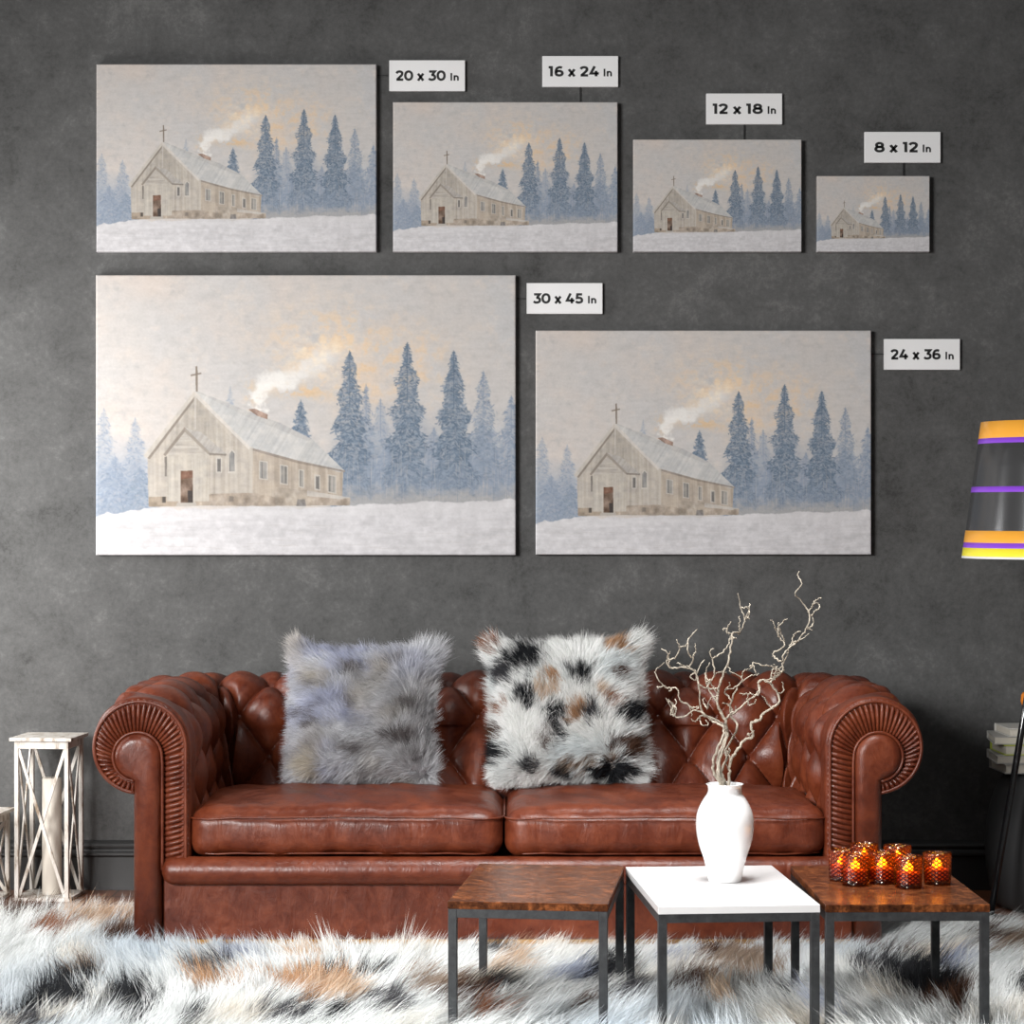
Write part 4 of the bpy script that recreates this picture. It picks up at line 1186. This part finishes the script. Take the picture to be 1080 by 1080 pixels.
# ------------------------------------------------------------------ floor lamp
DL = 7.30; kl = DL / F
lx = (1112 - 540) * kl; ly = DL + CAMY
zb, zt = CAMZ - (588.5 - 540) * kl, CAMZ + (540 - 445.5) * kl; rb, rt = 96 * kl, 76 * kl
foot = P(1044.5, 975, 7.22)
lamp = empty('floor_lamp', (foot[0], foot[1], .0005)); tag(lamp, 'black leaning floor lamp with an orange and purple striped shade', 'lamp')
def ll(p): return (p[0] - foot[0], p[1] - foot[1], p[2] - .0005)
v, f = lathe([(.085, 0), (.085, .008), (.080, .012), (.014, .014)], 40, True, True)
obj('base', v, f, 'black', lamp)
hub = (lx, ly, zb + .07)
obj('pole', *tube([ll((foot[0], foot[1], .018)), ll(hub)], .0105, 16), 'black', lamp)
bm = bmesh.new()
for a in range(3):
    an_ = a * 2 * PI / 3 + .4; rr = (rb + (rt - rb) * .07 / (zt - zb)) - .001
    add_bar(bm, ll(hub), ll((lx + rr * math.cos(an_), ly + rr * math.sin(an_), zb + .07)), .004, .004, 0)
bm_obj('shade_spider', bm, 'black', lamp)
v, f = lathe([(.011, 0), (.016, .012), (.016, .05), (.024, .07), (.030, .095), (.024, .12), (.004, .13)], 20, True, True)
obj('bulb', [ll((p[0] + lx, p[1] + ly, p[2] + zb + .07)) for p in v], f, 'rim', lamp)
def shade_ring(name, za, zc_, mat, parent, th=.0012):
    """za, zc_ as fractions of the shade height, bottom to top"""
    def R_(t): return rb + (rt - rb) * t
    n = 4; prf = []
    ts_ = np.linspace(za, zc_, n)
    prf = [(R_(t), zb + (zt - zb) * t) for t in ts_] + [(R_(t) - th, zb + (zt - zb) * t) for t in ts_[::-1]]
    prf.append(prf[0])
    v, f = lathe(prf, 96, False, False)
    return obj(name, [ll((p[0] + lx, p[1] + ly, p[2])) for p in v], f, mat, parent)
sh = shade_ring('lamp_shade', .0, 1., 'film', lamp)
def fy(y): return (588.5 - y) / (588.5 - 445.5)
for a, b, m, nm in ((588.5, 586.3, 'rim', 'rim'), (586.3, 577.5, 'yellow', 'yellow_band'), (577.5, 572, 'purple', 'purple_band'), (572, 559.5, 'orange', 'orange_band'), (519.3, 513.5, 'purple', 'purple_band'), (468.2, 462.8, 'purple', 'purple_band'), (462.8, 445.2, 'orange', 'orange_band')):
    def R2(t): return rb + (rt - rb) * t
    t0, t1_ = fy(a), fy(b)
    prf = [(R2(t0) + .0008, zb + (zt - zb) * t0), (R2(t1_) + .0008, zb + (zt - zb) * t1_), (R2(t1_) - .002, zb + (zt - zb) * t1_), (R2(t0) - .002, zb + (zt - zb) * t0)]
    prf.append(prf[0]); v, f = lathe(prf, 96, False, False)
    obj(nm, [ll((p[0] + lx, p[1] + ly, p[2])) for p in v], f, m, sh)

# ------------------------------------------------------------------ pouf, books, ornament
DP = 7.52; pc = ((1131 - 540) * DP / F, DP + CAMY)
kp = DP / F
prf = [(.20, 0), (.235, .004), (.252, .03), (.268, .12), (.273, .20), (.266, .28), (.245, .36), (.222, .405), (.205, .422), (.16, .428), (.001, .430)]
sp = smooth_path([(a, b, 0) for a, b in prf], 4)
v, f = lathe([(a, b) for a, b, _ in sp], 64, True, True)
pouf = obj('round_pouf', v, f, 'pouf', None, True, (pc[0], pc[1], .0005)); tag(pouf, 'dark grey barrel-shaped pouf under the books behind the lamp pole', 'pouf')
books = [(1057.5, .0300, .150, .20, .05, 'cover_a', 'pale book at the bottom of the stack on the pouf'),
         (1052.5, .0270, .155, .21, -.06, 'cover_a', 'grey book second from the bottom of the stack on the pouf'),
         (1058, .0320, .150, .20, .03, 'cover_c', 'book with a lime cover in the middle of the stack on the pouf'),
         (1051.5, .0255, .158, .21, -.10, 'cover_a', 'book sticking out furthest left, second from the top of the stack'),
         (1062.5, .0260, .140, .19, .04, 'cover_b', 'cream book on top of the stack on the pouf')]
zc_ = .0005 + .4305
for xl, th, hw, hd, rz, mat, lab in books:
    Db = 7.42; x0 = (xl - 540) * Db / F
    b = empty('book', (x0 + hw, DP + CAMY - .005, zc_), rz); tag(b, lab, 'book', 'books stacked on the dark pouf')
    bm = bmesh.new(); ct = .0028
    add_box(bm, (0, 0, ct / 2), (2 * hw, hd, ct), .0006); add_box(bm, (0, 0, th - ct / 2), (2 * hw, hd, ct), .0006)
    add_box(bm, (0, hd / 2 - ct / 2, th / 2), (2 * hw, ct, th - 2 * ct), 0)
    bm_obj('cover', bm, mat, b)
    box_obj('pages', (0, -.002, th / 2), (2 * hw - .010, hd - .014, th - 2 * ct), 'page', b, .0008)
    zc_ += th + .0004
oc = P(1086, 540, 7.42)
v, f = lathe([(.022, 0), (.022, .004), (.005, .008), (.004, .045), (.010, .052), (.022, .066), (.028, .085), (.026, .104), (.021, .112), (.019, .111), (.022, .09), (.016, .066), (.002, .058)], 28, True, True)
on = obj('goblet', v, f, 'orn', None, True, (oc[0], oc[1], zc_)); tag(on, 'small orange goblet standing on the topmost book', 'goblet')

# ------------------------------------------------------------------ light, camera
def area(name, loc, target, size, energy, col=(1, 1, 1), sy=None, spread=180):
    L = bpy.data.lights.new(name, 'AREA'); L.energy = energy; L.color = col; L.size = size
    L.shape = 'RECTANGLE'; L.size_y = sy or size; L.spread = math.radians(spread)
    o = bpy.data.objects.new(name, L); o.location = loc
    o.rotation_euler = (Vector(target) - Vector(loc)).to_track_quat('-Z', 'Y').to_euler(); link(o); return o
area('window_daylight', (-2.4, -.78, 1.2), (-1.15, -.15, 1.0), .6, 47, (1, .985, .965), 1.5)
area('front_left_fill', (-3.4, -6.6, 2.3), (.1, -1.0, .45), 2.2, 108, (1, .99, .98), 1.5, 76)  # added softbox-like fill from the front left, no window there
area('overhead_fill', (.25, -2.25, 3.3), (.25, -2.2, 0), 1.2, 37, (1, .99, .98), .8, 75)  # unseen downward fill, added to brighten the rug, white table and vase
w = bpy.data.worlds.new('room_ambient'); SC.world = w; w.use_nodes = True
w.node_tree.nodes['Background'].inputs['Color'].default_value = (.95, .98, 1, 1)
w.node_tree.nodes['Background'].inputs['Strength'].default_value = .10

cam = bpy.data.cameras.new('camera'); co = bpy.data.objects.new('camera', cam); link(co)
co.location = (0, CAMY, CAMZ); co.rotation_euler = (PI / 2, 0, 0)
cam.sensor_fit = 'HORIZONTAL'; cam.sensor_width = 36; cam.lens = F / 1080 * 36
cam.clip_start = .05; cam.clip_end = 50
SC.camera = co
SC.view_settings.view_transform = 'Standard'; SC.view_settings.look = 'None'
SC.view_settings.exposure = 0.0; SC.view_settings.gamma = 1; SC.view_settings.use_curve_mapping = False
